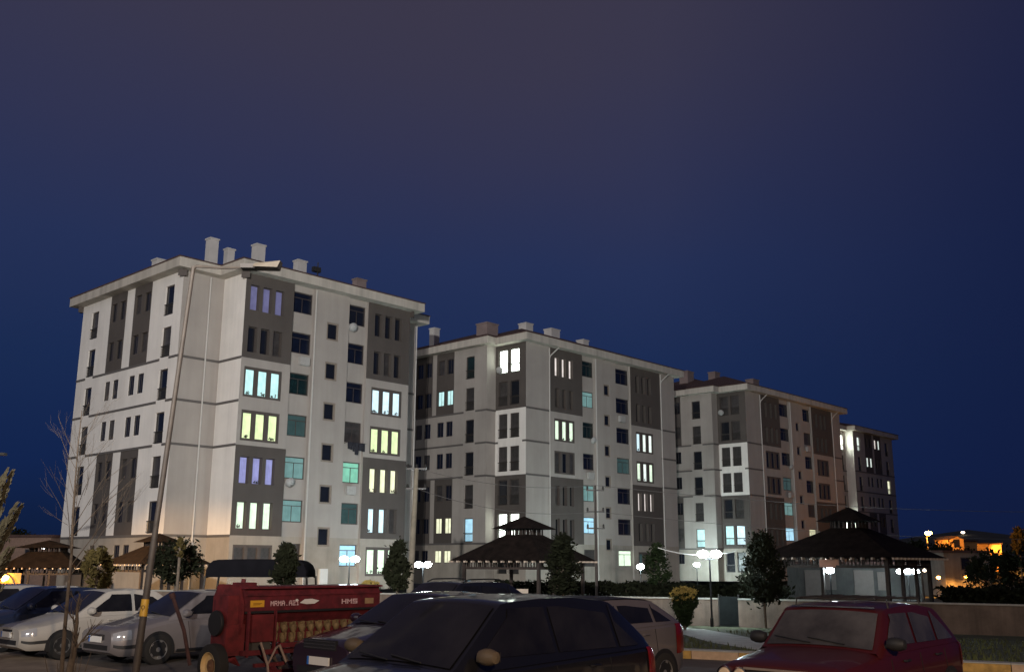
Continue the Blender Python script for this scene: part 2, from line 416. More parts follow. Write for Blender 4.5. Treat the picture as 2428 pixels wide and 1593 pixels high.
for (x, y, sx, sy) in ((-3.14, 2.8, -1, -1), (0, 0, -1, -1), (-3.14, 18, -1, 1), (14.95, 0, 1, -1)):
    bk = MB(); bk.prism([(x, y), (x + .42 * sx, y), (x, y + .42 * sy)] if sx * sy > 0 else [(x, y), (x, y + .42 * sy), (x + .42 * sx, y)], 20.85, 21.28)
    bk.build('eaves_bracket', DARKF, B1)
bx = MB(); bx.box((7.18, -.16, .3), (7.86, 0, 1.45), WFRAME); bx.build('meter_cabinet', None, B1)

la = thing('laundry', 'dark washing hung outside a right hand balcony of the nearest block', 'laundry', P1 + D1 * 9.1 + D2 * .2 + Vector((0, 0, 9.42)), BROT)
b = MB(); b.tube([(-.05, -.35, 1.02), (1.75, -.35, 1.02)], .012, 5); b.tube([(0, 0, .95), (0, -.4, 1.02)], .015, 5); b.tube([(1.6, 0, .95), (1.6, -.4, 1.02)], .015, 5); b.build('line', RAIL, la)
rl = random.Random(4); x = .05
while x < 1.65:
    w = rl.uniform(.16, .34); h = rl.uniform(.45, 1.0); b = MB()
    b.prism([(x, -.37), (x + w, -.36), (x + w, -.335), (x, -.345)], 1.03 - h, 1.03); b.prism([(x - .03, -.39), (x + w * .4, -.372), (x + w * .3, -.36), (x - .03, -.36)], .75, 1.0); b.build('cloth', mat('dark washing cloth', (.02, .02, .028), .9, var=.4, scale=4), la); x += w + .02
def dish(root, x, y, z, rz):
    o = MB(); o.lathe([(.36 * math.sin(R(a)), .30 * (1 - math.cos(R(a)))) for a in range(0, 76, 15)], 16); o.tube([(0, 0, 0), (0, 0, -.25)], .02, 6); o.tube([(0, .3, .1), (0, .05, .42)], .012, 5)
    q = o.build('satellite_dish', mat('grey dish', (.34, .34, .33), .6, var=.1), root, smooth=60); q.location = (x, y, z); q.rotation_euler = (R(62), 0, rz)
def aircon(root, x, y, z, along):
    o = MB(); w, d = (.8, .3) if along == 'x' else (.3, .8); o.box((0, 0, 0), (w, d, .55)); o.box((.03, .03, -.06), (w - .03, d - .03, 0))
    o.lathe([(.22, -.004), (.20, -.012), (.001, -.012)], 16, (w / 2, 0, .28), 'y') if along == 'x' else None
    o.build('air_conditioner', mat('weathered unit casing', (.40, .39, .37), .6, var=.12), root).location = (x, y, z)
aircon(B1, 4.7, -.12, zf(5) + .2, 'x'); aircon(B1, 9.3, -.12, zf(2) + .2, 'x'); dish(B1, 9.2, -.25, zf(6) + .6, R(160)); dish(B1, 4.35, -.25, zf(2) + .6, R(170))
# ---- the two corner-bay blocks (second and third) share one plan
def corner_block(P, label, FA, FB, B_1, B_2, bayf, endspec, uA, uB, bays, core, L, chims, dull=False):
    root = thing('apartment_block', label, 'apartment building', P, BROT, 'apartment blocks')
    wall = MB(); st = [(-1, 99, -1, zf(1), STONE)]
    VB, UL, VE = 3.72, -1.17, 17.6
    ops, zn = [], list(st)
    (a0, a1), (b0, b1) = bays
    for k in range(7):
        br = k in (1, 2, 5, 6)
        for us, LL, u0, u1 in ((uA, FA, a0, a1), (uB, FB, b0, b1)):
            if br: zn.append((u0, u1, zf(k), zf(k + 1) + (.1 if k == 6 else 0), BROWN))
            else: zn.append((us[0] - .12, us[2] + .74, zf(k) + .30, zf(k) + 2.36, DARKF))
            ops += trio(k, us, .6, LL.get(k, (D, D, CURT)), .26 if br else .06)
    q0, q1, q2, q3 = a1, core[0], core[1], b0
    facade(root, wall, (0, 0), (q0, 0), sub(ops, 0, q0), sub(zn, 0, q0))
    facade(root, wall, (q0, 0), (q0, REC))
    w = q1 - q0; bo = [(.1, w - .06, zf(k) + .98, zf(k) + 2.5, 'balcony', B_1.get(k, GLASSN), .1) for k in range(7)]
    facade(root, wall, (q0, REC), (q1, REC), bo, st); facade(root, wall, (q1, REC), (q1, 0))
    c = (core[1] - core[0]) / 2 - .3
    so = [(c, c + .95, zf(k) - .55, zf(k) + .6, 'stair', D, .1) for k in range(1, 7)]
    facade(root, wall, (q1, 0), (q2, 0), so, st); facade(root, wall, (q2, 0), (q2, REC))
    w = q3 - q2; bo = [(.12, w - .06, zf(k) + .98, zf(k) + 2.5, 'balcony', B_2.get(k, GLASSN), .1) for k in range(7)]
    facade(root, wall, (q2, REC), (q3, REC), bo, st); facade(root, wall, (q3, REC), (q3, 0))
    facade(root, wall, (q3, 0), (L, 0), sub(ops, q3, L), sub(zn, q3, L))
    facade(root, wall, (L, 0), (L, VE)); facade(root, wall, (L, VE), (UL, VE))
    V = lambda a, b: (VE - VB - b, VE - VB - a)
    eo = end_face(endspec, [V(*x) for x in ((9.5, 8.6)[::-1], (7.4, 8.24), (5.62, 6.5), (4.4, 5.28))], [V(12.0, 13.1), V(1.6, 2.72)])
    ez = st + [V(a, b) + (zf(k0), zf(k1) + x, BROWN) for a, b in ((4.28, 6.67), (7.23, 9.66)) for k0, k1, x in ((1, 3, 0), (5, 7, .1))]
    facade(root, wall, (UL, VE), (UL, VB), eo, ez)
    facade(root, wall, (UL, VB), (0, VB), [], st)
    bo, bz = [], list(st)
    for k in range(7):
        br = k in (1, 2, 5, 6); ll = bayf.get(k, (D, CURT))
        if br: bz.append((0, VB, zf(k), zf(k + 1) + (.1 if k == 6 else 0), BROWN))
        elif k: bz.append((0, VB, zf(k), zf(k + 1), WHITE))
        for (a, b), m in zip(((VB - 3.36, VB - 2.25), (VB - 1.94, VB - .82)), ll): bo.append((a, b, zf(k) + .35, zf(k) + 2.55, 'tall', m, .12))
    facade(root, wall, (0, VB), (0, 0), bo, bz)
    wall.build('wall', None, root)
    bs = []
    for k in (3, 4, 5):
        bs += [((UL, VE), (UL, VB + 2.95), zf(k)), ((UL, VB + 1.4), (UL, VB), zf(k)), ((UL, VB), (0, VB), zf(k)), ((0, 0), (a0, 0), zf(k)), ((b1, 0), (L, 0), zf(k))]
        if k == 4: bs += [((0, VB), (0, 3.4), zf(k)), ((0, .4), (0, 0), zf(k))]
    bs += [((UL, VE), (UL, VB), zf(1) - .02), ((UL, VB), (0, VB), zf(1) - .02), ((0, 0), (a0, 0), zf(1) - .02)]
    belts(root, bs); pipes(root, [(a0 - .08, -.06), (q1 + .06, -.06), (b1 + .1, -.06)])
    OUT = [(0, 0), (L, 0), (L, VE), (UL, VE), (UL, VB), (0, VB)]
    roofing(root, OUT, [(UL, L, VB, VE), (0, L, 0, 13)], chims, pitch=.36)
    dish(root, -.3, VB - .62, zf(6) + .6, R(110)); dish(root, q1 - .4, -.2, zf(4) + .75, R(170)); aircon(root, q2 + .4, -.25, zf(5) + .15, 'x'); aircon(root, q1 - 1.4, -.25, zf(3) + .15, 'x')
    g = MB()
    for q in (a0 - .08, b1 + .1): g.tube([(q, -.06, 20.2), (q + .1, -.1, 20.5), (q + .75, -.6, 21.3)], .06, 6)
    g.build('gutter_pipe', PIPE, root)
    return root
F2A = {6: (L_WARM, L_WARM, L_WARM), 5: (CURT, CURT, CURT), 4: (L_MINT, L_MINT, L_MINT), 3: (CURT, D, CURT), 2: (CURT, D, D), 1: (D, D, D)}
F2B = {6: (D, D, D), 5: (D, CURT, D), 4: (L_BLUE, L_WHITE, L_WHITE), 3: (L_MINT, L_WHITE, L_MINT), 2: (L_WARM, L_WARM, L_WARM), 1: (D, CURT, D), 0: (L_TEALD, D, D)}
corner_block((1.2611, 87.48, 0), 'second apartment block, corner bay lit under its eaves, behind the central pavilion', F2A, F2B,
    {6: GLASST, 5: L_TEAL, 4: GLASST, 3: GLASSN, 2: L_TEAL, 1: L_SKY, 0: CURT}, {6: GLASSN, 5: GLASSN, 4: GLASSN, 3: L_TEALD, 2: GLASSN, 1: GLASSN, 0: L_MINT},
    {6: (L_BRIGHT, L_BRIGHT), 1: (L_BRIGHT, L_BRIGHT), 5: (CURT, D), 2: (D, CURT), 4: (CURT, CURT), 3: (CURT, CURT)},
    {5: {'d2': L_CYAN, 'd3': L_CYAN}, 1: {'d2': L_CREAM, 'd3': L_CREAM, 't1': L_SKY}, 0: {'d2': L_CREAM, 'd3': L_CREAM}, 6: {'t1': GLASST}},
    (3.98, 5.0, 6.02), (16.6, 17.65, 18.68), ((3.25, 8.0), (15.72, 20.9)), (9.98, 13.25), 23.56,
    [(.1, 5, 1.5, 1.4, 23.95, CHIMP), (5.6, 5, 1.0, 1.0, 24.9, CHIM), (9.4, 5, 1.3, 1.0, 25.0, CHIM), (14.5, 5, .9, .9, 24.7, CHIM), (-.6, 11.5, .7, .7, 24.3, CHIM)])
F3A = {k: (D, D, D) for k in range(7)}; F3A[3] = (CURT, D, D)
F3B = {6: (CURT, CURT, D), 5: (D, D, D), 4: (CURT, D, CURT), 3: (D, D, D)}
corner_block((26.75, 113.0, 0), 'third apartment block, almost unlit, between the tall double lamp and right pavilion', F3A, F3B,
    {3: L_TEALD, 2: L_TEAL, 1: L_SKY}, {6: D, 5: CURT, 4: GLASSN, 3: D, 1: L_PALE, 2: CURT}, {1: (L_CYAN, L_BLUE), 6: (CURT, CURT), 3: (CURT, CURT), 4: (CURT, CURT)},
    {1: {'t1': L_CYAN}}, (4.3, 5.5, 6.7), (17.3, 18.5, 19.6), ((3.4, 8.0), (16.3, 21.9)), (10.6, 13.95), 24.4,
    [(2.2, 9, 1.4, 1.2, 25.1, CHIMP), (8.6, 9, 1.2, 1.0, 25.9, CHIMP), (12.9, 6, 1.5, 1.1, 25.2, CHIMP)])

# ---- the fourth block turns its end wall to us
P4 = at(2023.5, 1020, 148.2) - D1 * .42; P4.z = 0
B4 = thing('apartment_block', 'farthest apartment block, small double windows and a lit white return, last in the row', 'apartment building', P4, BROT, 'apartment blocks')
wall = MB()
sp4 = {6: {'t0': L_WHITE, 'd3': L_WHITE, 'd2': L_WARM}, 5: {'d0': L_WHITE, 'd1': L_WHITE}, 4: {'t1': L_CREAM}}
eo = end_face(sp4, [(4.3, 5.1), (5.6, 6.4), (7.5, 8.3), (8.8, 9.6)], [(1.35, 2.35), (11.5, 12.6)])
ez = stz + [(a, b, zf(k0), zf(k1) + x, BROWN) for a, b in ((4.0, 6.7), (7.35, 9.9)) for k0, k1, x in ((1, 3, 0), (5, 7, .1))]
facade(B4, wall, (0, 0), (14.4, 0), eo, ez)
facade(B4, wall, (14.4, 0), (14.4, 20)); facade(B4, wall, (14.4, 20), (-6, 20)); facade(B4, wall, (-6, 20), (-6, 1.3))
fo = [(4.2, 5.3, zf(k) + .1, zf(k) + 2.3, 'tall', {6: L_BRIGHT4, 2: L_BRIGHT4}.get(k, D), .1) for k in range(1, 7)]
facade(B4, wall, (-6, 1.3), (0, 1.3), fo, stz); facade(B4, wall, (0, 1.3), (0, 0), [], stz, base=WHITE)
wall.build('wall', None, B4)
belts(B4, [((0, 0), (14.4, 0), zf(k)) for k in (1, 3, 4, 5)] + [((-6, 1.3), (0, 1.3), zf(k)) for k in (3, 4, 5)])
roofing(B4, [(0, 0), (14.4, 0), (14.4, 20), (-6, 20), (-6, 1.3), (0, 1.3)], [(-6, 14.4, 1.3, 20), (0, 14.4, 0, 16)], [(3, 8, 1.2, 1, 25.2, CHIMP)])

# ------------------------------------------------------------------ ground
ASPH = mat('worn asphalt', (.115, .100, .090), .85, var=.35, scale=1.2, bump=.5, bscale=70)
PAVE = mat('dusty pavement', (.30, .235, .17), .9, var=.3, scale=2, bump=.4, bscale=50)
PATH = mat('pale concrete path', (.46, .46, .41), .9, var=.2, scale=2.5, bump=.4, bscale=40)
GRASS = mat('mown grass soil', (.055, .062, .028), 1, var=.45, scale=1.5, bump=.6, bscale=40)
EARTH = mat('dark garden soil', (.04, .042, .03), 1, var=.35, scale=.5, bump=.5, bscale=8)
g = MB()
xs = [-900, -300, -120, -70, -45] + list(range(-34, 40, 4)) + [44, 60, 90, 140, 300, 900]
ys = [-300, -80, -30, -12, 0] + list(range(4, 64, 4)) + [70, 90, 130, 200, 400, 1500]
hill = lambda x, y: 10 * math.exp(-((x - 95) / 45) ** 2 - ((y - 215) / 60) ** 2)
nx = len(xs)
g.v = [(x, y, gz(x, y) - .06 + hill(x, y)) for y in ys for x in xs]
for j in range(len(ys) - 1):
    for i in range(nx - 1): g.f.append((j * nx + i, j * nx + i + 1, (j + 1) * nx + i + 1, (j + 1) * nx + i)); g.m.append(0)
tag(g.build('ground', EARTH, smooth=40), kind='structure')
def sheet(name, pts, m, dz, nseg=14, kind='structure'):        # a strip between two polylines of ground points, draped on the ground
    s = MB(); A, B = pts
    for i in range(nseg):
        for j in range(6):
            def q(a, b):
                p = (Vector(A[0]).lerp(Vector(A[1]), a)).lerp(Vector(B[0]).lerp(Vector(B[1]), a), b)
                return (p.x, p.y, gz(p.x, p.y) + dz)
            s.face([q(i / nseg, j / 6), q((i + 1) / nseg, j / 6), q((i + 1) / nseg, (j + 1) / 6), q(i / nseg, (j + 1) / 6)])
    return tag(s.build(name, m), kind=kind)
G = lambda px, py: ground_at(px, py)
kA = G(1640, 1561); kB = G(2300, 1592); kd = (kB - kA).normalized(); kd.z = 0; kd.normalize(); kn = Vector((-kd.y, kd.x, 0))
def K(s, n): return (kA.x + kd.x * s + kn.x * n, kA.y + kd.y * s + kn.y * n)
sheet('parking_lot', ((K(-38, -34), K(26, -34)), (K(-38, 0), K(26, 0))), ASPH, .0)
sheet('grass_verge', ((K(-38, .32), K(26, .32)), (K(-38, 19), K(26, 19))), GRASS, .03)
# front pavement along the noses of the parked cars
fA = G(20, 1547); fd = -D2; fn = -D1
sheet('pavement', (((fA + D2 * 8 + fn * 5), (fA - D2 * 12 + fn * 5)), ((fA + D2 * 8), (fA - D2 * 12))), PAVE, .012)
# a thin path across the verge
p0, p1, p2, p3 = G(1560, 1487), G(1600, 1493), G(1745, 1522), G(1800, 1532)
s = MB()
pl = [G(1480, 1484), G(1610, 1492), G(1690, 1508), G(1760, 1526), G(1900, 1548)]
for a, b in zip(pl, pl[1:]):
    d = (b - a).normalized(); n = Vector((-d.y, d.x, 0)) * .85
    s.face([(q.x, q.y, gz(q.x, q.y) + .036) for q in (a - n, b - n, b + n, a + n)])
tag(s.build('path', PATH), kind='structure')
# kerb of painted stones: pale and yellow turn by turn
KY = mat('yellow kerb paint', (.42, .26, .07), .8, var=.35, scale=7); KW = mat('pale kerb stone', (.50, .36, .24), .85, var=.15, scale=6); KT = mat('bare kerb top', (.36, .36, .33), .9, var=.15, scale=5)
kr = thing('kerb', 'low kerb of pale and yellow painted stones between car park and grass', 'kerb', (0, 0, 0))
for i in range(-20, 22):
    b = MB(); a = K(i * .98, 0); c = K(i * .98 + .965, 0); d = K(i * .98 + .965, .3); e_ = K(i * .98, .3); z = gz(*a)
    b.prism([a, c, d, e_], z - .05, z + .155, KW if i % 2 == 0 else KY)
    b.prism([K(i * .98 - .004, -.012), K(i * .98 + .97, -.012), K(i * .98 + .97, .32), K(i * .98 - .004, .32)], z + .158, z + .18, KT)
    b.build('kerb_stone', None, kr)
# grass blades on the verge
gb = MB(); rnd = random.Random(3)
for _ in range(9000):
    x, y = K(rnd.uniform(-6, 20), .35 + 14 * rnd.random() ** 1.6)
    if min((Vector((x, y, 0)) - Vector((a_.x + (b_.x - a_.x) * q_ / 6, a_.y + (b_.y - a_.y) * q_ / 6, 0))).length for a_, b_ in zip(pl, pl[1:]) for q_ in range(7)) < 1.05: continue
    z = gz(x, y) + .03; h = rnd.uniform(.05, .14); a = rnd.uniform(0, 6.28); w = .02
    dx, dy = math.cos(a) * w, math.sin(a) * w; lx, ly = rnd.uniform(-.05, .05), rnd.uniform(-.05, .05)
    gb.face([(x - dx, y - dy, z), (x + dx, y + dy, z), (x + lx, y + ly, z + h)])
tag(gb.build('grass', mat('grass blades', (.07, .085, .03), .9, var=.4, scale=.8)), 'short rough grass on the verge behind the painted kerb', 'grass', kind='stuff')

# ------------------------------------------------------------------ boundary wall with a gate
WALLM = mat('plastered boundary wall', (.155, .115, .088), .9, var=.35, scale=1.1, bump=.5, bscale=20, streak=.35)
CAPM = mat('wall coping', (.34, .33, .29), .9, var=.15, scale=2)
def wline(px, Y): p = at(px, 1340, Y); return Vector((p.x, p.y, 0))
wp = [wline(-700, 60), wline(700, 47.5), wline(1183, 45.2), wline(1700, 41.6)]
wq = [wline(1748, 41.3), wline(2230, 37.6), wline(2900, 33)]
def bwall(pts, name, label):
    b = MB(); c = MB()
    for a, q in zip(pts, pts[1:]):
        t = (q - a).normalized(); n = Vector((t.y, -t.x, 0)) * .11; m = n * 1.4
        P_ = [(a + n), (q + n), (q - n), (a - n)]; b.prism([(p.x, p.y) for p in P_], -.75, .50)
        P_ = [(a + m), (q + m), (q - m), (a - m)]; c.prism([(p.x, p.y) for p in P_], .503, .56)
    r = thing(name, label, 'wall'); b.build('wall_body', WALLM, r); c.build('coping', CAPM, r)
bwall(wp, 'boundary_wall', 'long low plastered wall left of the dark gate, behind the round topiary bush')
bwall(wq, 'boundary_wall', 'low plastered wall right of the dark gate, running on behind the red hatchback')
gt = thing('garden_gate', 'dark sheet metal gate in the gap of the low wall, beside the lamp post', 'gate')
b = MB(); a, q = wp[-1], wq[0]; t = (q - a); n = Vector((t.y, -t.x, 0)).normalized() * .02
b.prism([((p.x, p.y)) for p in (a + t * .03 + n, q - t * .03 + n, q - t * .03 - n, a + t * .03 - n)], -.5, .62); b.build('gate_panel', mat('dark green gate metal', (.010, .012, .012), .9, var=.3, spec=.1), gt)
b = MB()
for p in (a + t * .015, q - t * .015): b.tube([(p.x, p.y, -.55), (p.x, p.y, .70)], .03, 8)
b.build('gate_post', RAIL, gt)

# ------------------------------------------------------------------ plants
LEAFD = mat('dark evergreen leaves', (.0115, .0135, .007), .95, var=.5, spec=.08, scale=2.5)
LEAFG = mat('green evergreen leaves', (.019, .030, .012), .95, var=.5, spec=.08, scale=2.5)
LEAFY = mat('yellow top leaves', (.38, .285, .085), .8, var=.4, spec=.08, scale=6)  # yellower leaves for the tops of the clipped bushes
LEAFO = mat('olive shrub leaves', (.07, .054, .019), .9, var=.45, spec=.08, scale=3)
LEAFP = mat('pale grey green needles', (.085, .073, .045), .9, var=.35, spec=.08, scale=3)
BARK = mat('grey brown bark', (.10, .078, .058), .9, var=.3, scale=9, bump=.5)
BARKP = mat('pale sapling bark', (.105, .080, .058), .9, var=.3, scale=9, bump=.4)
def leaves(mb, c, rx, rz, n, size, rnd, shape='ball', hollow=.55, kk=.13):
    per = 26                                    # leaves gather in clumps, so the outline is ragged and lets the background through
    for _ in range(max(1, n // per)):
        z = rnd.uniform(-1, 1); a = rnd.uniform(0, 6.283)
        if shape == 'ball': rr = math.sqrt(max(0, 1 - z * z))
        elif shape == 'cone': rr = max(.03, (1 - z) / 2) ** .85 * min(1, (z + 1.02) * 3.5)
        elif shape == 'drop': rr = max(.03, (1 - z) / 2) ** .6 * math.sqrt(max(0, min(1, (z + 1) * 1.25)))
        elif shape == 'vase': rr = (.30 + .70 * min(1, (z + 1) / 1.15)) * math.sqrt(max(.0, 1 - max(0, (z - .35) / .65) ** 2))
        rr *= (1 + .18 * math.sin(3 * a + c[0] * 5 + 4 * z)) * (hollow + (1 - hollow) * rnd.random() ** .5)
        q = Vector((c[0] + rx * rr * math.cos(a), c[1] + rx * rr * math.sin(a), c[2] + rz * z))
        out = Vector((math.cos(a), math.sin(a), .5)); k = rx * kk * rnd.uniform(.6, 1.4)
        for _ in range(per):
            p = q + Vector((rnd.gauss(0, k), rnd.gauss(0, k), rnd.gauss(0, k)))
            u = (Vector((rnd.gauss(0, 1), rnd.gauss(0, 1), rnd.gauss(0, 1))) + out * .7).normalized(); v = u.orthogonal().normalized()
            s = size * rnd.uniform(.5, 1.25)
            mb.face([p - u * s, p + v * s * .45, p + u * s, p - v * s * .45])
def tree(label, p, top, bot, rx, shape='drop', m=LEAFD, n=2400, size=.10, kind='conifer_tree', group=None, cat='tree', seed=1, tr=.06, twigs=True):
    rnd = random.Random(seed); r = thing(kind, label, cat, p, rnd.uniform(0, 3), group)
    z0, z1 = bot - p.z, top - p.z
    t = MB(); lean = rnd.uniform(-.05, .05)
    t.tube([(0, 0, -.1), (lean * .5, 0, z0), (lean, lean, z0 + (z1 - z0) * .8)], [tr, tr * .8, tr * .25], 8)
    if twigs:
        for i in range(10):
            z = z0 + (z1 - z0) * rnd.uniform(.02, .6); a = rnd.uniform(0, 6.28); l = rx * .7
            t.tube([(0, 0, z), (math.cos(a) * l * .6, math.sin(a) * l * .6, z + .15 * l), (math.cos(a) * l, math.sin(a) * l, z + .4 * l)], [tr * .4, tr * .25, tr * .1], 5)
    t.build('trunk', BARK, r, smooth=50)
    c = MB(); leaves(c, (0, 0, (z0 + z1) / 2), rx, (z1 - z0) / 2, n, size, rnd, shape)
    c.build('crown', m, r); return r
def zpx(py, px, Y): return at(px, py, Y).z
def tree_px(label, px, py_top, py_bot, halfw, Y, **k):
    p = foot(px, Y); return tree(label, p, zpx(py_top, px, Y), zpx(py_bot, px, Y), halfw * Y / FPX, **k)
GT = 'small evergreens in the park'
tree_px('small evergreen with a thin tip before the corner of the nearest block', 420, 1290, 1375, 52, 36, shape='ball', m=LEAFD, seed=4, group=GT, n=2200)
tree_px('thin tip of young evergreen above the roof of the left pavilion', 424, 1275, 1320, 13, 34.5, shape='cone', m=LEAFO, seed=44, n=420, group=GT, size=.07)
tree_px('round evergreen bush before the black tractor canopy', 676, 1296, 1383, 34, 22.8, shape='drop', m=LEAFD, seed=5, group=GT, size=.08)
tree_px('dark pear shaped evergreen beside the concrete utility pole', 944, 1288, 1392, 36, 38, shape='drop', m=LEAFD, seed=6, group=GT)
tree_px('broad dark evergreen covering the right end of the central pavilion', 1335, 1270, 1404, 46, 38.5, shape='drop', m=LEAFD, n=4200, seed=7, group=GT)
tree_px('green evergreen right of the small single lamp globe', 1558, 1293, 1392, 36, 50, shape='drop', m=LEAFG, seed=8, group=GT)
tree_px('dark evergreen with bare lower trunk at the left side of the right pavilion', 1808, 1272, 1420, 58, 39, shape='drop', m=LEAFD, n=4200, seed=9, group=GT)
tree_px('olive leafy shrub left of the lamp pole, before the left pavilion', 232, 1305, 1400, 32, 31, shape='ball', m=LEAFO, n=1500, seed=10, kind='leafy_shrub', cat='shrub', size=.12)
for px, y0, y1, hw, Y, sd, lab in ((1619, 1394, 1480, 27, 36, 11, 'vase shaped clipped bush with yellow top before the low wall'), (876, 1378, 1440, 21, 36, 12, 'yellow topped clipped bush behind the right end of the seed drill')):
    p = foot(px, Y); rnd = random.Random(sd); r = thing('topiary_bush', lab, 'bush', p, 0, 'clipped two tone bushes')
    z0, z1 = zpx(y1, px, Y) - p.z, zpx(y0, px, Y) - p.z; rx = hw * Y / FPX
    t = MB(); t.tube([(0, 0, -.1), (0, 0, (z0 + z1) / 2)], [.05, .03], 8); t.build('trunk', BARK, r)
    c = MB(); leaves(c, (0, 0, z0 + (z1 - z0) * .47), rx, (z1 - z0) * .47, 6500, .055, rnd, 'vase', .35, .09); c.build('crown', LEAFG, r)
    c = MB(); leaves(c, (0, 0, z1 - (z1 - z0) * .17), rx * 1.0, (z1 - z0) * .17, 2800, .045, rnd, 'ball', .6, .08); c.build('yellow_top', LEAFY, r)
# low dark hedge behind the wall
def hedge(label, a, b, top, hw, seed, n):
    rnd = random.Random(seed); c = MB(); d = b - a
    for _ in range(n):
        s = rnd.random(); p = a + d * s; z = gz(p.x, p.y) + (top + .07 * math.sin(s * 37) + .04 * math.sin(s * 91) - gz(p.x, p.y)) * rnd.random() ** .6
        p = p + Vector((rnd.uniform(-hw, hw), rnd.uniform(-hw, hw), 0)); u = Vector((rnd.gauss(0, 1), rnd.gauss(0, 1), rnd.gauss(0, 1))).normalized(); v = u.orthogonal(); q = .13
        c.face([(p.x - u.x * q, p.y - u.y * q, z - u.z * q), (p.x + v.x * q * .5, p.y + v.y * q * .5, z + v.z * q * .5), (p.x + u.x * q, p.y + u.y * q, z + u.z * q), (p.x - v.x * q * .5, p.y - v.y * q * .5, z - v.z * q * .5)])
    r = thing('hedge', label, 'hedge', (a.x, a.y, 0)); c.v = [(x - a.x, y - a.y, z) for x, y, z in c.v]; c.build('foliage', LEAFD, r)
    t = MB()
    for i in range(int(d.length / .8)):
        p = d * ((i + .5) * .8 / d.length); t.tube([(p.x, p.y, gz(a.x + p.x, a.y + p.y) - .1), (p.x, p.y, top - .3)], .02, 5)
    t.build('stems', BARK, r)
hedge('low dark hedge behind the wall at the far right', foot(2240, 41.5), foot(2600, 38), .98, .45, 21, 5200)
hedge('low dark hedge behind the wall between the gate and the right pavilion', foot(1500, 49), foot(1860, 46.5), .92, .4, 22, 4200)
hedge('dark hedge at the foot of the second block', foot(1180, 66), foot(1640, 62), .75, .5, 23, 4200)

# bare saplings at the left
def sapling(label, p, lean, h, rad, seed, nb, fork=None):
    rnd = random.Random(seed); r = thing('bare_sapling', label, 'tree', p, 0, 'bare saplings at the roadside')
    t = MB(); pts = [(0, 0, -.1)]; rr = [rad * 1.1]
    for i in range(1, 9):
        s = i / 8; pts.append((lean[0] * s + rnd.uniform(-.02, .02), lean[1] * s, h * s)); rr.append(rad * (1 - .85 * s))
    t.tube(pts, rr, 8); t.build('trunk', BARKP, r, smooth=50)
    b = MB()
    def twig(o, d, l, q, depth):
        m = o + d * l * .5 + Vector((rnd.gauss(0, .02), rnd.gauss(0, .02), .02)) * l; e_ = o + d * l + Vector((0, 0, .10 * l)); b.tube([o, m, e_], [q, q * .75, q * .4], 5, cap=False)
        if depth:
            for _ in range(3):
                f = rnd.uniform(.35, .95); dd = (d + Vector((rnd.gauss(0, .4), rnd.gauss(0, .4), rnd.uniform(.0, .4)))).normalized(); twig(o + d * l * f, dd, l * rnd.uniform(.35, .6), q * .5, depth - 1)
    for i in range(nb):
        s = .42 + .56 * i / nb; a = rnd.uniform(0, 6.28); d = Vector((math.cos(a) * .62, math.sin(a) * .62, .78)).normalized()
        twig(Vector((lean[0] * s, lean[1] * s, h * s)), d, h * (.30 * (1.15 - s) + .07), rad * .27 * (1.2 - s), 2)
    b.build('branches', BARKP, r)
    return r
sapling('tall thin bare sapling reaching up before the end wall of the nearest block', foot(176, 15.5), (-.13, 0), 4.35, .038, 31, 17)
sp = sapling('short bare sapling forking low in front of the silver sedan nose', foot(188, 14.6), (.05, 0), 1.6, .075, 32, 7)
sk = MB(); rnd = random.Random(5)
for i in range(16):
    a = rnd.uniform(0, 6.28); q = rnd.uniform(.05, .3); sk.tube([(math.cos(a) * .05, math.sin(a) * .05, -.05), (math.cos(a) * q, math.sin(a) * q, rnd.uniform(.2, .45)), (math.cos(a) * q * 1.5, math.sin(a) * q * 1.5, rnd.uniform(.3, .8))], [.012, .009, .004], 5)
sk.build('root_shoots', BARKP, sp)

# pale upswept conifer at the left edge
p = foot(-62, 21); r = thing('upswept_conifer', 'pale conifer with upswept pointed branches at the left edge', 'tree', p)
t = MB(); t.tube([(0, 0, -.1), (0, 0, 2.2), (-.2, 0, 3.9)], [.12, .09, .02], 8); t.build('trunk', BARK, r)
c = MB(); rnd = random.Random(8)
for bx, tx, tz, bz, w in ((.05, .80, 3.2, 1.25, .15), (.0, .52, 3.9, 1.6, .16), (-.2, .10, 4.3, 1.8, .18), (.1, .72, 2.3, .7, .2), (-.3, -.3, 4.5, 2, .2), (.1, .55, 2.0, .2, .28)):
    for yy in (-.18, .15):
        for _ in range(330):
            s = rnd.random(); k = w * (1 - s) ** .7 + .01; o = Vector((bx + (tx - bx) * s ** 1.25, yy * (1 - .3 * s), bz + (tz - bz) * s)) + Vector((rnd.gauss(0, .5) * k, rnd.gauss(0, .5) * k, rnd.gauss(0, .3) * k))
            u = Vector((tx - bx + rnd.gauss(0, .5), rnd.gauss(0, .5), (tz - bz) * .6)).normalized(); v = u.orthogonal().normalized(); q = .08
            c.face([o - u * q, o + v * q * .3, o + u * q, o - v * q * .3])
c.build('crown', LEAFP, r)

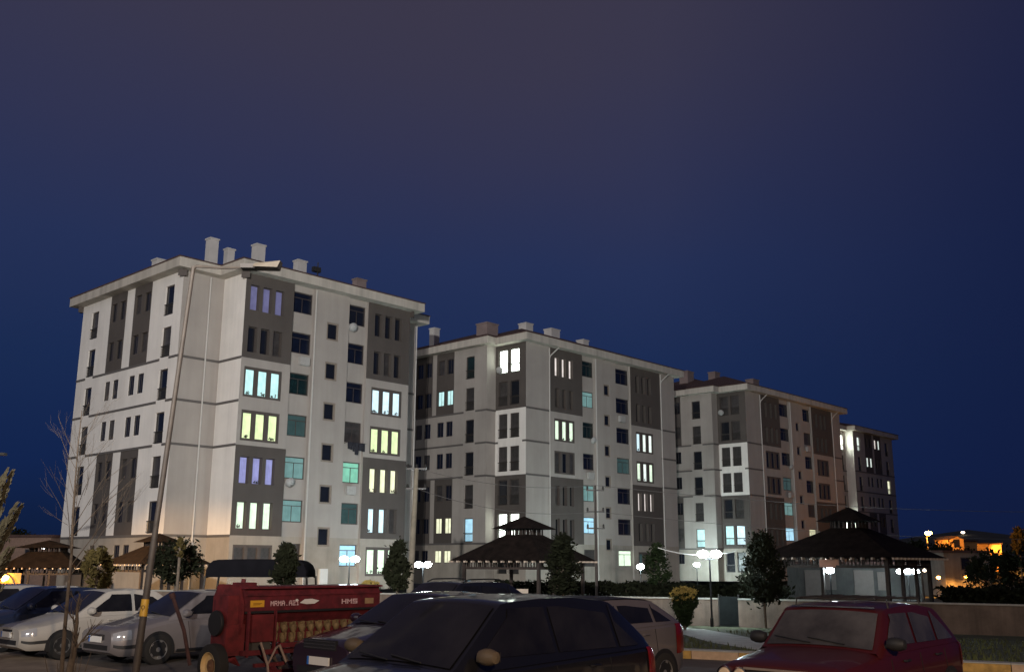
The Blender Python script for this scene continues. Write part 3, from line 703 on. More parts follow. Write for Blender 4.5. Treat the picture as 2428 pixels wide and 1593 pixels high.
# ------------------------------------------------------------------ pavilions
WOOD = mat('dark stained timber', (.028, .019, .015), .8, var=.3, scale=5)
PTILE = mat('pavilion roof tiles', (.013, .009, .0075), .95, spec=.08, var=.5, scale=3, wave=(7, 'X'), bump=.7)
BENCHM = mat('pale bench boards', (.42, .34, .27), .7, var=.15, scale=4)
def pavilion(label, px, Y, halfw, eave, peak, rz, cup=.24, group='hip roofed park pavilions', mid=None):
    p = foot(px, Y); r = thing('pavilion', label, 'pavilion', p, rz, group)
    e_, k = eave - p.z, peak - p.z; w = halfw; cw = w * cup; lo = k - (k - e_) * .42
    m = MB()
    def hipf(w0, z0, w1, z1):
        a = [(-w0, -w0, z0), (w0, -w0, z0), (w0, w0, z0), (-w0, w0, z0)]; b = [(-w1, -w1, z1), (w1, -w1, z1), (w1, w1, z1), (-w1, w1, z1)]
        for i in range(4): j = (i + 1) % 4; m.face([a[i], a[j], b[j], b[i]])
        m.face([a[3], a[2], a[1], a[0]]); m.face(b)
    hipf(w, e_, cw * 1.0, lo); ro = m.build('roof', PTILE, r)
    m = MB(); hipf(cw * 1.75, lo + (k - e_) * .13, .02, k); m.build('upper_roof', PTILE, r)
    q = MB()
    for sx, sy in ((1, 0), (-1, 0), (0, 1), (0, -1)):
        for i in range(7):
            t = (i / 6 * 2 - 1) * cw * .95; x, y = (sx * cw * .95, t) if sx else (t, sy * cw * .95)
            q.box((x - .03, y - .03, lo - .05), (x + .03, y + .03, lo + (k - e_) * .135))
    q.build('cupola_slats', WOOD, r)
    pw = w * .80
    for sx in (-1, 1):
        for sy in (-1, 1): b = MB(); b.box((sx * pw - .07, sy * pw - .07, -.3), (sx * pw + .07, sy * pw + .07, e_ + .15)); b.build('post', WOOD, r)
    for sx in (-1, 1): b = MB(); b.box((sx * pw * .33 - .06, -pw - .06, -.3), (sx * pw * .33 + .06, -pw + .06, e_ + .1)); b.build('post', WOOD, r)
    b = MB()
    for s_ in (-1, 1):
        b.box((-pw, s_ * pw - .05, e_ - .02), (pw, s_ * pw + .05, e_ + .12)); b.box((-pw, s_ * pw - .03, e_ - .40), (pw, s_ * pw + .03, e_ - .33))
        b.box((s_ * pw - .05, -pw, e_ - .02), (s_ * pw + .05, pw, e_ + .12)); b.box((s_ * pw - .03, -pw, e_ - .40), (s_ * pw + .03, pw, e_ - .33))
    b.build('beam', WOOD, r)
    n = int(pw * 2 / .16)
    for sd in range(4):
        b = MB(); s_ = -1 if sd % 2 else 1
        if sd < 2: b.box((-pw, s_ * pw - .028, e_ - .33), (pw, s_ * pw + .028, e_ - .30))
        else: b.box((s_ * pw - .028, -pw, e_ - .33), (s_ * pw + .028, pw, e_ - .30))
        for i in range(n):
            x = -pw + (i + .5) * 2 * pw / n
            if i % 9 in (3, 4): continue
            if sd < 2: b.box((x - .022, s_ * pw - .02, e_ - .31), (x + .022, s_ * pw + .02, e_ - .02))
            else: b.box((s_ * pw - .02, x - .022, e_ - .31), (s_ * pw + .02, x + .022, e_ - .02))
        b.build('lattice_frieze', WOOD, r)
    b = MB(); n = int(w * 2 / .42)
    for i in range(n + 1):
        x = -w * .97 + i * 1.94 * w / n
        for s_ in (-1, 1): b.box((x - .035, s_ * w * .985 - .12, e_ - .085), (x + .035, s_ * w * .985 + .12, e_ - .005)); b.box((s_ * w * .985 - .12, x - .035, e_ - .085), (s_ * w * .985 + .12, x + .035, e_ - .005))
    b.build('rafter_ends', BENCHM, r)
    return r, e_
def bench(label, p, rz):
    r = thing('park_bench', label, 'bench', p, rz, 'benches in the pavilions')
    b = MB(); b.box((-.85, -.2, .42), (.85, .2, .47)); b.build('seat', BENCHM, r)
    b = MB(); b.box((-.85, .2, .55), (.85, .24, .95)); b.build('backrest', BENCHM, r)
    for x in (-.7, .7): b = MB(); b.box((x - .04, -.18, 0), (x + .04, .24, .42)); b.box((x - .04, .2, .42), (x + .04, .2 + .0, .55)); b.build('leg', RAIL, r)
pc, _ = pavilion('large central pavilion with a two tier roof before the second block', 1243, 50, 2.62, zpx(1329, 1243, 50), zpx(1224, 1243, 50), BROT + R(10), cup=.26)
pr_, er = pavilion('large right pavilion with a pinkish board under its eaves, behind the red hatchback', 2020, 43, 2.95, zpx(1322, 2020, 43), zpx(1202, 2020, 43), BROT + R(2), cup=.2)
pavilion('left pavilion close to the corner of the nearest block, half hidden by the lamp pole', 372, 55, 2.15, zpx(1337, 372, 55), zpx(1264, 372, 55), BROT, cup=.26)
pavilion('leftmost pavilion at the edge of the photo, behind the dark blue car', 112, 60, 2.1, zpx(1345, 112, 60), zpx(1280, 112, 60), BROT - R(36), cup=.42)
bench('pale bench under the middle of the central pavilion', foot(1212, 50.8) + Vector((0, 0, .25)), 0)
bench('pale bench at the left end of the central pavilion', foot(1105, 49.8) + Vector((0, 0, .25)), .1)
lb = thing('low_building', 'low white service building lit by lamps behind the right pavilion', 'building', foot(2030, 64), R(-4))
b = MB(); b.box((-3.6, 0, -.3), (3.9, 3.5, 2.45)); b.build('wall', mat('grey service wall', (.042, .042, .04), .9, var=.35, scale=1, streak=.2), lb)
b = MB(); b.box((-3.8, -.25, 2.45), (4.1, 3.7, 2.62)); b.build('roof', TILE, lb)
for x0_, x1_, z0_, z1_, nm in ((-3.2, -2.2, 0, 2.1, 'door'), (-.2, 1.0, .2, 2.1, 'shutter'), (1.25, 1.75, .9, 2.0, 'window'), (-2.0, -1.3, .9, 1.9, 'window')):
    b = MB(); b.box((x0_, -.04, z0_), (x1_, .03, z1_)); b.build(nm, DARKF, lb)
sb = thing('notice_board', 'pinkish board hanging under the eaves of the right pavilion', 'board', at(1966, 1334, 41.0), 0)
b = MB(); b.box((-.39, -.02, -.16), (.39, .02, .14)); b.build('panel', mat('faded pink board', (.62, .36, .28), .7, var=.1), sb)
b = MB()
for x in (-.3, .3): b.box((x - .012, -.012, .14), (x + .012, .012, .30))
b.build('hanger', RAIL, sb)

# ------------------------------------------------------------------ lamps
GLOW = mat('white lamp globe', (.9, .95, 1), .3, var=0, emit=(.78, .95, 1.0), estr=230)
GLOW4 = mat('strong white lamp globe', (.9, .95, 1), .3, var=0, emit=(.74, .95, .97), estr=520)
SOD = mat('sodium lamp bowl', (1, .7, .3), .3, var=0, emit=(1, .40, .055), estr=240)
SMALL = mat('distant warm bulb', (1, .8, .6), .3, var=0, emit=(1, .78, .55), estr=9)
POLE = mat('dark lamp post paint', (.012, .012, .013), .7, var=.15, spec=.2)
GALV = mat('galvanised pole', (.066, .053, .043), .65, metal=.0, var=.25, scale=5)
def park_lamp(label, px, py, Y, n=2, sp=.22, rad=.17, rz=0, m=GLOW, drop=0, base=None):
    q = at(px, py, Y); p = Vector((q.x, q.y, gz(q.x, q.y) if base is None else base)); h = q.z - p.z
    r = thing('park_lamp', label, 'lamp post', p, rz, 'park lamps')
    b = MB(); b.tube([(0, 0, -.1), (0, 0, .35), (0, 0, .36), (0, 0, h - .10)], [.07, .06, .04, .032], 10); b.build('post', POLE, r, smooth=40)
    b = MB()
    if n > 1: b.tube([(-sp, 0, h - .13), (-sp * .5, 0, h - .2), (sp * .5, 0, h - .2), (sp, 0, h - .13)], .02, 8)
    for i in range(n):
        x = (i * 2 - 1) * sp if n == 2 else ((i - 1) * sp if n == 3 else 0)
        b.lathe([(0, h - .16), (.06, h - .15), (.07, h - rad * .8)], 12, (x, 0, 0))
        if n == 3: b.tube([(0, 0, h - .25), (x, 0, h - .14)], .015, 6)
    b.build('bracket', POLE, r)
    for i in range(n):
        x = (i * 2 - 1) * sp if n == 2 else ((i - 1) * sp if n == 3 else 0)
        b = MB(); b.lathe([(rad * 1.28 * math.cos(t), h + rad * .86 * math.sin(t)) for t in [R(-90 + 15 * k) for k in range(13)]], 16, (x, 0, 0)); b.build('globe', m, r, smooth=60)
park_lamp('double lamp globe lit before the core of the nearest block', 829, 1325, 60, sp=.33, rad=.20)
park_lamp('double lamp globe lit just right of the concrete utility pole', 1003, 1338, 70, sp=.30, rad=.22)
park_lamp('tall double lamp glowing white, its dark post standing by the gate in the low wall', 1682, 1313, 39.8, sp=.25)
park_lamp('single lamp globe lit low between the second and third blocks', 1519, 1343, 86, n=1, rad=.26, m=GLOW4)
park_lamp('lamp globe by the entrance of the third block, close behind the tall double lamp', 1652, 1338, 112, n=1, rad=.26, m=GLOW4)
park_lamp('single lamp globe lit under the right pavilion notice board', 1968, 1352, 46.5, n=1, rad=.15)
park_lamp('triple lamp globe glaring through the right side of the right pavilion', 2153, 1354, 60, n=3, sp=.45, rad=.16)
def glow(r, loc, w, dr_=(.75, .45, -.42)):
    l_ = bpy.data.lights.new('sodium_glow', 'SPOT'); l_.energy = w; l_.color = (1, .40, .07); l_.shadow_soft_size = .1; l_.spot_size = R(125); l_.spot_blend = .4
    q_ = bpy.data.objects.new('sodium_glow', l_); C.objects.link(q_); q_.parent = r; q_.location = loc; q_.rotation_euler = Vector(dr_).to_track_quat('-Z', 'Y').to_euler()
def street_light(label, px, py, Y, m, h, rad, e=None):
    q = at(px, py, Y); gzv = q.z - h
    r = thing('street_light', label, 'street light', (q.x, q.y, gzv), 0, 'distant street lights')
    b = MB(); b.tube([(0, .5, -1.5), (0, .5, h - .1), (0, .25, h + .12), (0, 0, h + .1)], [.09, .06, .045, .04], 8); b.build('post', GALV, r)
    b = MB(); b.lathe([(0, h - rad * .8), (rad * .8, h - rad * .5), (rad, h), (rad * .6, h + .1), (0, h + .14)], 14); b.build('lamp_head', m, r, smooth=50)
    if e: glow(r, (0, -rad - .35, h - .1), e)
street_light('bright orange street light beside the lit hillside house', 2201, 1262, 118, SOD, 5.2, .40, 4500)
street_light('small warm street light above the lit hillside house', 2283, 1261, 190, SMALL, 6, .35)
street_light('orange light low at the end of the lit garden wall', 2350, 1308, 135, SOD, 3.5, .22, 5000)
street_light('small white light far right above the trees', 2385, 1301, 170, mat('distant white bulb', (1, 1, 1), .3, var=0, emit=(.9, .95, 1), estr=6), 4, .25)
street_light('small white light in the dark trees at the left edge', 103, 1298, 62, mat('white bulb', (1, 1, 1), .3, var=0, emit=(1, .97, .92), estr=7), 3, .12)
street_light('small warm light between the right pavilion and the grey house', 2192, 1352, 75, SMALL, 2.5, .12)

# tall street lamp pole in the left foreground
pp = foot(338, 16.4); top = at(459, 632, 16.9)
sl = thing('street_lamp', 'tall leaning galvanised street lamp pole with yellow sticker in the left foreground', 'street lamp', pp)
o = top - pp; b = MB(); b.tube([(0, 0, -.2), tuple(o * .33), tuple(o * .335), tuple(o)], [.060, .052, .046, .034], 14); b.build('pole', GALV, sl, smooth=40)
st = MB(); a1 = o * .168; a2 = o * .205; st.tube([tuple(a1), tuple(a2)], .0625, 14, cap=False); sk_ = st.build('sticker', mat('yellow warning sticker', (.62, .36, .04), .5, var=.1, scale=12), sl, smooth=40)
st = MB(); st.lathe([(.022, -.004), (.030, -.004), (.030, .004), (.022, .004), (.022, -.004)], 20, axis='y'); st.box((-.004, -.004, -.06), (.004, .004, -.03)); q = st.build('sticker_emblem', mat('dark sticker ink', (.10, .05, .01), .6, var=0), sk_); q.location = o * .188 + Vector((.0, -.063, 0))
b = MB(); e1 = at(590, 634, 16.6) - pp; b.tube([tuple(o - Vector((0, 0, .04))), tuple(o + Vector((.06, -.02, 0))), tuple(o.lerp(e1, .5) + Vector((0, 0, -.02))), tuple(e1)], [.034, .027, .022, .022], 10); b.build('arm', GALV, sl, smooth=40)
b = MB(); b.box((-.12, -.11, -.035), (.13, .11, .04)); h_ = b.build('lamp_housing', mat('brown lamp housing', (.045, .036, .03), .6, var=.1), sl); h_.location = e1
b = MB(); b.v = [(0, -.15, -.02), (.42, -.13, -.03), (.42, .13, -.03), (0, .15, -.02), (.02, -.10, .05), (.46, -.09, .10), (.46, .09, .10), (.02, .10, .05)]
b.f = [(0, 3, 2, 1), (4, 5, 6, 7), (0, 1, 5, 4), (1, 2, 6, 5), (2, 3, 7, 6), (3, 0, 4, 7)]; b.m = [0] * 6
q = b.build('lamp_bowl', mat('unlit lamp bowl', (.135, .112, .085), .6, var=.15), sl); q.location = e1 + Vector((.10, 0, .0))

# concrete utility poles and wires
CONC = mat('concrete pole', (.22, .195, .15), .9, var=.2, scale=3)
def upole(label, pxb, pxt, pyt, Y, r0_, m, arms):
    p = foot(pxb, Y); t = at(pxt, pyt, Y) - p; r = thing('utility_pole', label, 'utility pole', p, 0, 'utility poles')
    b = MB(); b.tube([(0, 0, -.3), tuple(t)], [r0_, r0_ * .6], 12); b.build('pole', m, r, smooth=40)
    for dz in arms: b = MB(); b.box((-.55, -.05, t.z - dz - .05), (.55, .05, t.z - dz + .04)); b.build('crossarm', RAIL, r).location.x = t.x
    for dz in arms:
        for x in (-.48, 0, .48):
            b = MB(); b.lathe([(0, 0), (.05, .0), (.075, .06), (.05, .1), (.065, .15), (.03, .21), (0, .21)], 10); q = b.build('insulator', RAIL, r, smooth=40); q.location = (t.x + x, 0, t.z - dz + .04)
    return p + t
ta = upole('pale concrete utility pole between the first and second blocks', 972, 988, 1110, 55, .20, CONC, (.02, 1.1))
tb = upole('dark thin utility pole before the core of the second block', 1414, 1411, 1150, 62, .10, mat('dark timber pole', (.06, .05, .045), .9, var=.2), (.3, 1.6, 2.6))
def wire(name, label, a, b, sag, r=.014, m=RAIL):
    q = MB(); n = 14; q.tube([tuple(a.lerp(b, i / n) - Vector((0, 0, sag * 4 * (i / n) * (1 - i / n)))) for i in range(n + 1)], r, 5)
    tag(q.build(name, m), label, 'cable', 'overhead cables')
WIRE = mat('pale cable', (.13, .125, .12), .6, var=.05)
wire('overhead_cable', 'upper cable strung between the two utility poles', ta, tb, .5, m=WIRE)
wire('overhead_cable', 'lower cable strung between the two utility poles', ta - Vector((0, 0, 1.1)), tb - Vector((0, 0, 1.6)), .6, m=WIRE)
wire('overhead_cable', 'cable running right from the dark pole across the third block', tb, at(3000, 1196, 74), 1.0, m=WIRE)
wire('overhead_cable', 'lower cable running right from the dark pole towards the fourth block', tb - Vector((0, 0, 1.6)), at(3000, 1262, 74), 1.0, m=WIRE)
wire('overhead_cable', 'bright cable falling to the left of the tall white double lamp', at(1560, 1298, 40), at(1682, 1310, 39.8) + Vector((-.3, 0, -.1)), .06, .018, WFRAME)
wire('overhead_cable', 'bright cable falling to the right of the tall white double lamp', at(1682, 1303, 39.8) + Vector((.3, 0, -.1)), at(1745, 1305, 40.2), .06, .018, WFRAME)

# ------------------------------------------------------------------ far hillside at the right, low house at the left
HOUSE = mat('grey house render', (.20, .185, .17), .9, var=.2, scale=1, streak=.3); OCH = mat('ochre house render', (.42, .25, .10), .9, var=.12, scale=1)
def house(label, px, py, Y, w, d, h, m, rz=0, gable=True, wins=((-.25, .5),)):
    q = at(px, py, Y); r = thing('village_house', label, 'house', (q.x, q.y, q.z), rz, 'houses on the hillside')
    b = MB(); b.box((-w / 2, -d / 2, -3), (w / 2, d / 2, h)); b.build('wall', m, r)
    b = MB(); k = h + w * .22
    if gable:
        b.face([(-w / 2 - .2, -d / 2 - .2, h - .02), (0, -d / 2 - .2, k), (0, d / 2 + .2, k), (-w / 2 - .2, d / 2 + .2, h - .02)]); b.face([(w / 2 + .2, -d / 2 - .2, h - .02), (w / 2 + .2, d / 2 + .2, h - .02), (0, d / 2 + .2, k), (0, -d / 2 - .2, k)])
        g2 = MB(); g2.face([(-w / 2, -d / 2, h), (w / 2, -d / 2, h), (0, -d / 2, k - .05)]); g2.build('gable', m, r)
    else: b.box((-w / 2 - .15, -d / 2 - .15, h + .004), (w / 2 + .15, d / 2 + .15, h + .2))
    b.build('roof', TILE, r)
    for x, z in wins:
        b = MB(); b.box((x * w - .4, -d / 2 - .03, z * h - .5), (x * w + .4, -d / 2 + .02, z * h + .5)); f_ = b.build('window', DARKF, r)
        b = MB(); b.box((x * w - .33, -d / 2 - .04, z * h - .43), (x * w + .33, -d / 2 - .032, z * h + .43)); b.build('pane', GLASS, f_)
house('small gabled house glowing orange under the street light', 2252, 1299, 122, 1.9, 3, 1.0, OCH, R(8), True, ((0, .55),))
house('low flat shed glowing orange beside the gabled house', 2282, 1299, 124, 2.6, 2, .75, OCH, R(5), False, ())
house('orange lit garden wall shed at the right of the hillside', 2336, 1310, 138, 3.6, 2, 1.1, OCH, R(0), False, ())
house('grey flat roofed house with an orange lit lower wall behind the right pavilion', 2266, 1376, 84, 3.9, 4, 2.2, HOUSE, R(6), False, ((.22, .62), (-.05, .62)))
house('dark low house with a long roof at the left edge', 75, 1345, 78, 5.5, 4, 2.2, mat('brown house render', (.20, .13, .10), .9, var=.2), R(-10), False, ((.2, .4),))
# sodium wall lamps that light the grey house and the shop front at the left
def wall_lamp(label, p, m, rad, e=900):
    r = thing('wall_lamp', label, 'lamp', p, 0, 'low orange lamps')
    b = MB(); b.lathe([(0, -rad), (rad * .8, -rad * .6), (rad, 0), (rad * .7, rad * .5), (0, rad * .6)], 12); b.build('lamp_bowl', m, r, smooth=50)
    b = MB(); b.tube([(0, 0, rad * .6), (0, 0, rad * 1.6), (0, .25, rad * 1.9)], .02, 6); b.build('bracket', RAIL, r); glow(r, (0, -rad - .1, 0), e, (.15, .50, -.85))
SODL = mat('low sodium bowl', (1, .6, .2), .3, var=0, emit=(1, .38, .05), estr=30)
wall_lamp('orange lamp hidden low before the grey house at the right', at(2225, 1368, 80.5), SODL, .16)
wall_lamp('orange lamp low before the right part of the grey house', at(2290, 1366, 80.5), SODL, .12)
wall_lamp('orange lamp in the arched shelter at the left edge', at(9, 1366, 57), SODL, .30, 120)
# arched shelter at the far left
ar = thing('arched_shelter', 'dark arched shelter frame with an orange lamp inside at the left edge', 'shelter', foot(8, 56.5), 0)
b = MB(); b.tube([(.75 * math.cos(R(a)) , 0, .95 + .75 * math.sin(R(a))) for a in range(0, 181, 15)], .05, 8); b.build('arch', RAIL, ar)
b = MB()
for x in (-.75, .75): b.tube([(x, 0, -.2), (x, 0, .95)], .05, 8)
b.build('legs', RAIL, ar)
b = MB(); b.box((-1.0, .8, -.2), (.65, .86, 1.7)); b.build('back_panel', OCH, ar)
# dark trees on the hill and at the far edges
HT = 'dark trees on the far hillside'
for i, (px, y0, y1, hw, Y, lab) in enumerate(((2422, 1252, 1310, 15, 120, 'tall reddish tree at the right edge'), (2345, 1318, 1400, 50, 70, 'dark bushy tree below the orange lit wall'), (2420, 1305, 1400, 50, 60, 'dark bushy tree at the right edge above the wall'),
        (2170, 1290, 1335, 40, 105, 'dark bush at the foot of the bright orange street light'), (2230, 1298, 1340, 60, 100, 'dark broad bush before the orange gabled house'), (2310, 1312, 1350, 55, 95, 'dark broad bush before the lit garden wall'),
        (2335, 1345, 1370, 16, 74, 'small round bush at the corner of the grey house'), (40, 1265, 1345, 45, 88, 'dark tree mass at the left edge under the sky'))):
    tree_px(lab, px, y0, y1, hw, Y, shape='ball', m=LEAFO if i in (0, 6) else LEAFD, n=1500, size=.22 if Y > 80 else .16, kind='bushy_tree', group=HT, seed=60 + i, twigs=False)

# ------------------------------------------------------------------ vehicles
TYRE = mat('black tyre rubber', (.018, .017, .016), .85, var=.15, scale=8)
RIM = mat('alloy rim', (.42, .41, .40), .35, metal=.7, var=.08)
RIMD = mat('grey wheel cover', (.16, .16, .16), .45, metal=.4, var=.1)
CGLASSP = mat('pale car glass', (.060, .058, .060), .18, var=.55, scale=1.3, spec=.7, bump=.05, bscale=2.5)  # paler, mottled glass for the red hatchback
CGLASS = mat('car glass', (.012, .0115, .0125), .10, var=.6, scale=1.3, spec=.6, bump=.05, bscale=2.5)
PLAST = mat('black car plastic', (.016, .016, .017), .55, var=.1)
CHROME = mat('chrome trim', (.6, .6, .6), .18, metal=1, var=0)
LENS = mat('clear lamp lens', (.45, .45, .46), .12, var=0, metal=.3, spec=.8)
AMBER = mat('amber indicator', (.65, .32, .05), .2, var=0)
REDL = mat('red tail lens', (.16, .008, .008), .2, var=0)
PLATE = mat('white number plate', (.80, .79, .74), .45, var=.02)
PBLUE = mat('blue plate strip', (.03, .16, .55), .45, var=0)
INK = mat('black plate ink', (.02, .02, .02), .6, var=0)
def lerp_tab(tab, x):
    if x <= tab[0][0]: return tab[0][1]
    for (a, p), (b, q) in zip(tab, tab[1:]):
        if x <= b:
            t = (x - a) / (b - a); return p + (q - p) * t
    return tab[-1][1]
def smooth_tab(tab, x, h=.06): return (lerp_tab(tab, x - h) + lerp_tab(tab, x) * 2 + lerp_tab(tab, x + h)) / 4
FONT = {'A': ['01110', '10001', '11111', '10001', '10001'], 'M': ['10001', '11011', '10101', '10001', '10001'], 'R': ['11110', '10001', '11110', '10010', '10001'], 'H': ['10001', '10001', '11111', '10001', '10001'],
        'S': ['11111', '10000', '11111', '00001', '11111'], '2': ['11110', '00001', '01110', '10000', '11111'], '1': ['00100', '01100', '00100', '00100', '01110'], 'F': ['11111', '10000', '11110', '10000', '10000'], '.': ['00000', '00000', '00000', '00000', '00100'], ' ': ['00000'] * 5}
def lettering(txt, h, w, d, ital=0):            # block letters built in the local xz plane, facing -y
    b = MB(); c = h / 5; x0 = 0
    for ch in txt:
        for r_, row in enumerate(FONT[ch]):
            for k, v in enumerate(row):
                if v == '1': b.box((x0 + k * w, -d, (4 - r_) * c), (x0 + (k + 1.02) * w, 0, (5.02 - r_) * c))
        x0 += w * 6
    return b
def wheel(root, x, y, r, w, side, rimm, spokes=5):
    b = MB(); h = w / 2
    b.lathe([(r * .62, -h), (r * .80, -h * 1.0), (r * .95, -h * .9), (r, -h * .5), (r, h * .5), (r * .95, h * .9), (r * .80, h), (r * .62, h), (r * .62, -h)], 28, axis='y')
    o = b.build('wheel', TYRE, root, smooth=40); o.location = (x, y, r)
    b = MB(); s = side * h
    b.lathe([(r * .64, s * .95), (r * .60, s * .99), (r * .56, s * .6), (r * .52, s * .35), (.001, s * .3)], 28, axis='y')
    for k in range(spokes):
        a = 2 * math.pi * k / spokes; ca, sa = math.cos(a), math.sin(a)
        for q in (-.09, .09):
            A = [(r * .1 * ca - q * r * sa * 1.2, r * .1 * sa + q * r * ca * 1.2), (r * .6 * ca - q * r * sa * .9, r * .6 * sa + q * r * ca * .9)]
        hw = r * .085
        P_ = [(r * .08 * ca - hw * sa, r * .08 * sa + hw * ca), (r * .60 * ca - hw * 1.2 * sa, r * .60 * sa + hw * 1.2 * ca), (r * .60 * ca + hw * 1.2 * sa, r * .60 * sa - hw * 1.2 * ca), (r * .08 * ca + hw * sa, r * .08 * sa - hw * ca)]
        y1, y2 = s * .34, s * .86
        i = len(b.v); b.v += [(p[0], y1, p[1]) for p in P_] + [(p[0], y2 if j in (1, 2) else s * .75, p[1]) for j, p in enumerate(P_)]
        for f in ((4, 5, 6, 7), (0, 1, 5, 4), (1, 2, 6, 5), (2, 3, 7, 6), (3, 0, 4, 7)): b.f.append(tuple(i + j for j in f)); b.m.append(0)
    b.lathe([(r * .16, s * .5), (r * .15, s * .85), (.001, s * .88)], 14, axis='y')
    b.build('rim', rimm, o, smooth=35)
def vehicle(label, front, paint, L, Wd, H, top, green, cat='car', name='parked_car', rz=BROT, wb=(.85, 3.4), wr=.30, gc=.20, rimm=RIM, feats=()):
    """top: body-top height along x (front 0 .. rear L); green: (xa,xb,xc,xd) glasshouse base/roof stations"""
    root = thing(name, label, cat, front, rz, 'cars parked in the row')
    hw = Wd / 2
    ftr = dict(feats)
    nose = ftr.get('nose', .74)
    wt = [(0, nose), (.08, nose + .10), (.22, .93), (.5, .985), (1.0, 1), (L - .7, 1), (L - .25, .95), (L - .07, .88), (L, .80)]
    bt = [(0, gc + .09), (.15, gc), (L - .2, gc + .04), (L, gc + .14)]
    def ring(x):
        w = hw * smooth_tab(wt, x, .04); t = smooth_tab(top, x, .08); b = smooth_tab(bt, x, .05)
        t = max(t, b + .2); mid = b + (t - b) * .55
        return [(0, t + .035), (w * .45, t + .03), (w * .80, t + .005), (w * .93, t - .035), (w * .985, t - .10), (w, mid), (w * .99, b + (t - b) * .28), (w * .965, b + .06), (w * .90, b), (0, b)]
    def bpt(x, p):
        rg = ring(x); i = min(int(p), len(rg) - 2); f = p - i
        return Vector((x, rg[i][0] + (rg[i + 1][0] - rg[i][0]) * f, rg[i][1] + (rg[i + 1][1] - rg[i][1]) * f))
    xs = sorted(set([0, .03, .08, .15, .24, .36, .5, L, L - .03, L - .08, L - .16, L - .28] + [L * i / 26 for i in range(1, 26)]))
    b = MB(); rings = []
    for x in xs:
        rg = ring(x); full = [(-y, z) for y, z in rg[1:-1]][::-1] + [(y, z) for y, z in rg]
        i0 = len(b.v); b.v += [(x, y, z) for y, z in full]; rings.append((i0, len(full)))
    for (i, n), (j, _) in zip(rings, rings[1:]):
        for q in range(n): w = (q + 1) % n; b.f.append((i + q, i + w, j + w, j + q)); b.m.append(0)
    i, n = rings[0]; b.f.append(tuple(i + q for q in reversed(range(n)))); b.m.append(0)
    i, n = rings[-1]; b.f.append(tuple(i + q for q in range(n))); b.m.append(0)
    # glasshouse in body colour
    xa, xb, xc, xd = green; rise = ftr.get('arch', .05)
    prof = [(xa, smooth_tab(top, xa, .08) - .02), (xb, H - rise), ((xb * 2 + xc) / 3, H - .035), ((xb + 2 * xc) / 3, H - .035), (xc, H - rise * 1.3), (xd, smooth_tab(top, min(xd, L - .05), .08) - .02)]
    bw = lambda x: hw * smooth_tab(wt, x, .04) * .965
    tm = ftr.get('tumble', .17)
    def gsec(x):
        h = smooth_tab(prof, x, .07); z0 = smooth_tab(top, x, .08) - .06; w0 = bw(x); f = max(0, (h - z0) / (H - z0))
        w1 = w0 - tm * f; return h, z0, w0, w1
    FS = [-1, -.85, -.5, 0, .5, .85, 1]
    gx = sorted(set([xa + (xd - xa) * i / 40 for i in range(41)] + [xb, xc])); rg = []
    for x in gx:
        h, z0, w0, w1 = gsec(x); wr_ = max(.05, w1 - .035)
        P_ = [(-w0, z0)] + [(-w1, h - .05)] + [(f * wr_, h + .03 * (1 - f * f)) for f in FS] + [(w1, h - .05), (w0, z0)]
        i0 = len(b.v); b.v += [(x, y, z) for y, z in P_]; rg.append((i0, len(P_)))
    for (i, n), (j, _) in zip(rg, rg[1:]):
        for q in range(n - 1): b.f.append((i + q, j + q, j + q + 1, i + q + 1)); b.m.append(0)
    body = b.build('body', paint, root, smooth=32)
    bmx = bmesh.new(); bmx.from_mesh(body.data); bmesh.ops.recalc_face_normals(bmx, faces=bmx.faces); bmx.to_mesh(body.data); bmx.free(); body.data.set_sharp_from_angle(angle=R(32))
    # wheel arches: dark lining discs set just proud of the flank, then the wheels
    for x in wb:
        for s in (-1, 1):
            a = MB(); ra = wr * 1.16; yb = hw * 1.003
            nseg = 20; z0 = .05
            pts = [(ra * math.cos(t), ra * math.sin(t)) for t in [R(-20 + 220 * k / nseg) for k in range(nseg + 1)]]
            pts = [(x + px_, max(gc - .02, wr + pz_)) for px_, pz_ in pts]
            i0 = len(a.v); a.v += [(p[0], s * (hw - .24), p[1]) for p in pts] + [(p[0], s * yb, p[1]) for p in pts]; n = len(pts)
            a.f.append(tuple(i0 + n + q for q in (range(n) if s < 0 else reversed(range(n))))); a.m.append(0)
            for q in range(n - 1): a.f.append((i0 + q, i0 + q + 1, i0 + n + q + 1, i0 + n + q)); a.m.append(0)
            a.build('wheel_arch', PLAST, root)
            wheel(root, x, s * (hw - .085), wr, .21, s, rimm, ftr.get('spokes', 5))
    def patch(nm, x0, x1, p0, p1, off, m, sides=(-1, 1), nx_=8, np_=4, parent=root, skew=0):
        for s in sides:
            a = MB(); grid = []
            for i in range(nx_ + 1):
                for j in range(np_ + 1):
                    x = x0 + (x1 - x0) * i / nx_ + skew * j / np_; p = p0 + (p1 - p0) * j / np_
                    q = bpt(x, p); tx = bpt(x + .02, p) - bpt(x - .02, p) if x > .02 else bpt(x + .03, p) - q; tp = bpt(x, p + .05) - bpt(x, max(0, p - .05))
                    nn = tx.cross(tp); nn = nn.normalized() if nn.length > 1e-9 else Vector((0, 1, 0))
                    if nn.y < -.01 or (abs(nn.y) <= .01 and nn.z < 0): nn = -nn
                    if x < .5: nn = (nn + Vector((-.35, 0, 0))).normalized()
                    q = q + nn * off; grid.append((q.x, s * q.y, q.z))
            i0 = len(a.v); a.v += grid
            for i in range(nx_):
                for j in range(np_):
                    f = (i0 + i * (np_ + 1) + j, i0 + (i + 1) * (np_ + 1) + j, i0 + (i + 1) * (np_ + 1) + j + 1, i0 + i * (np_ + 1) + j + 1)
                    a.f.append(f if s < 0 else tuple(reversed(f))); a.m.append(0)
            a.build(nm, m, parent, smooth=50)
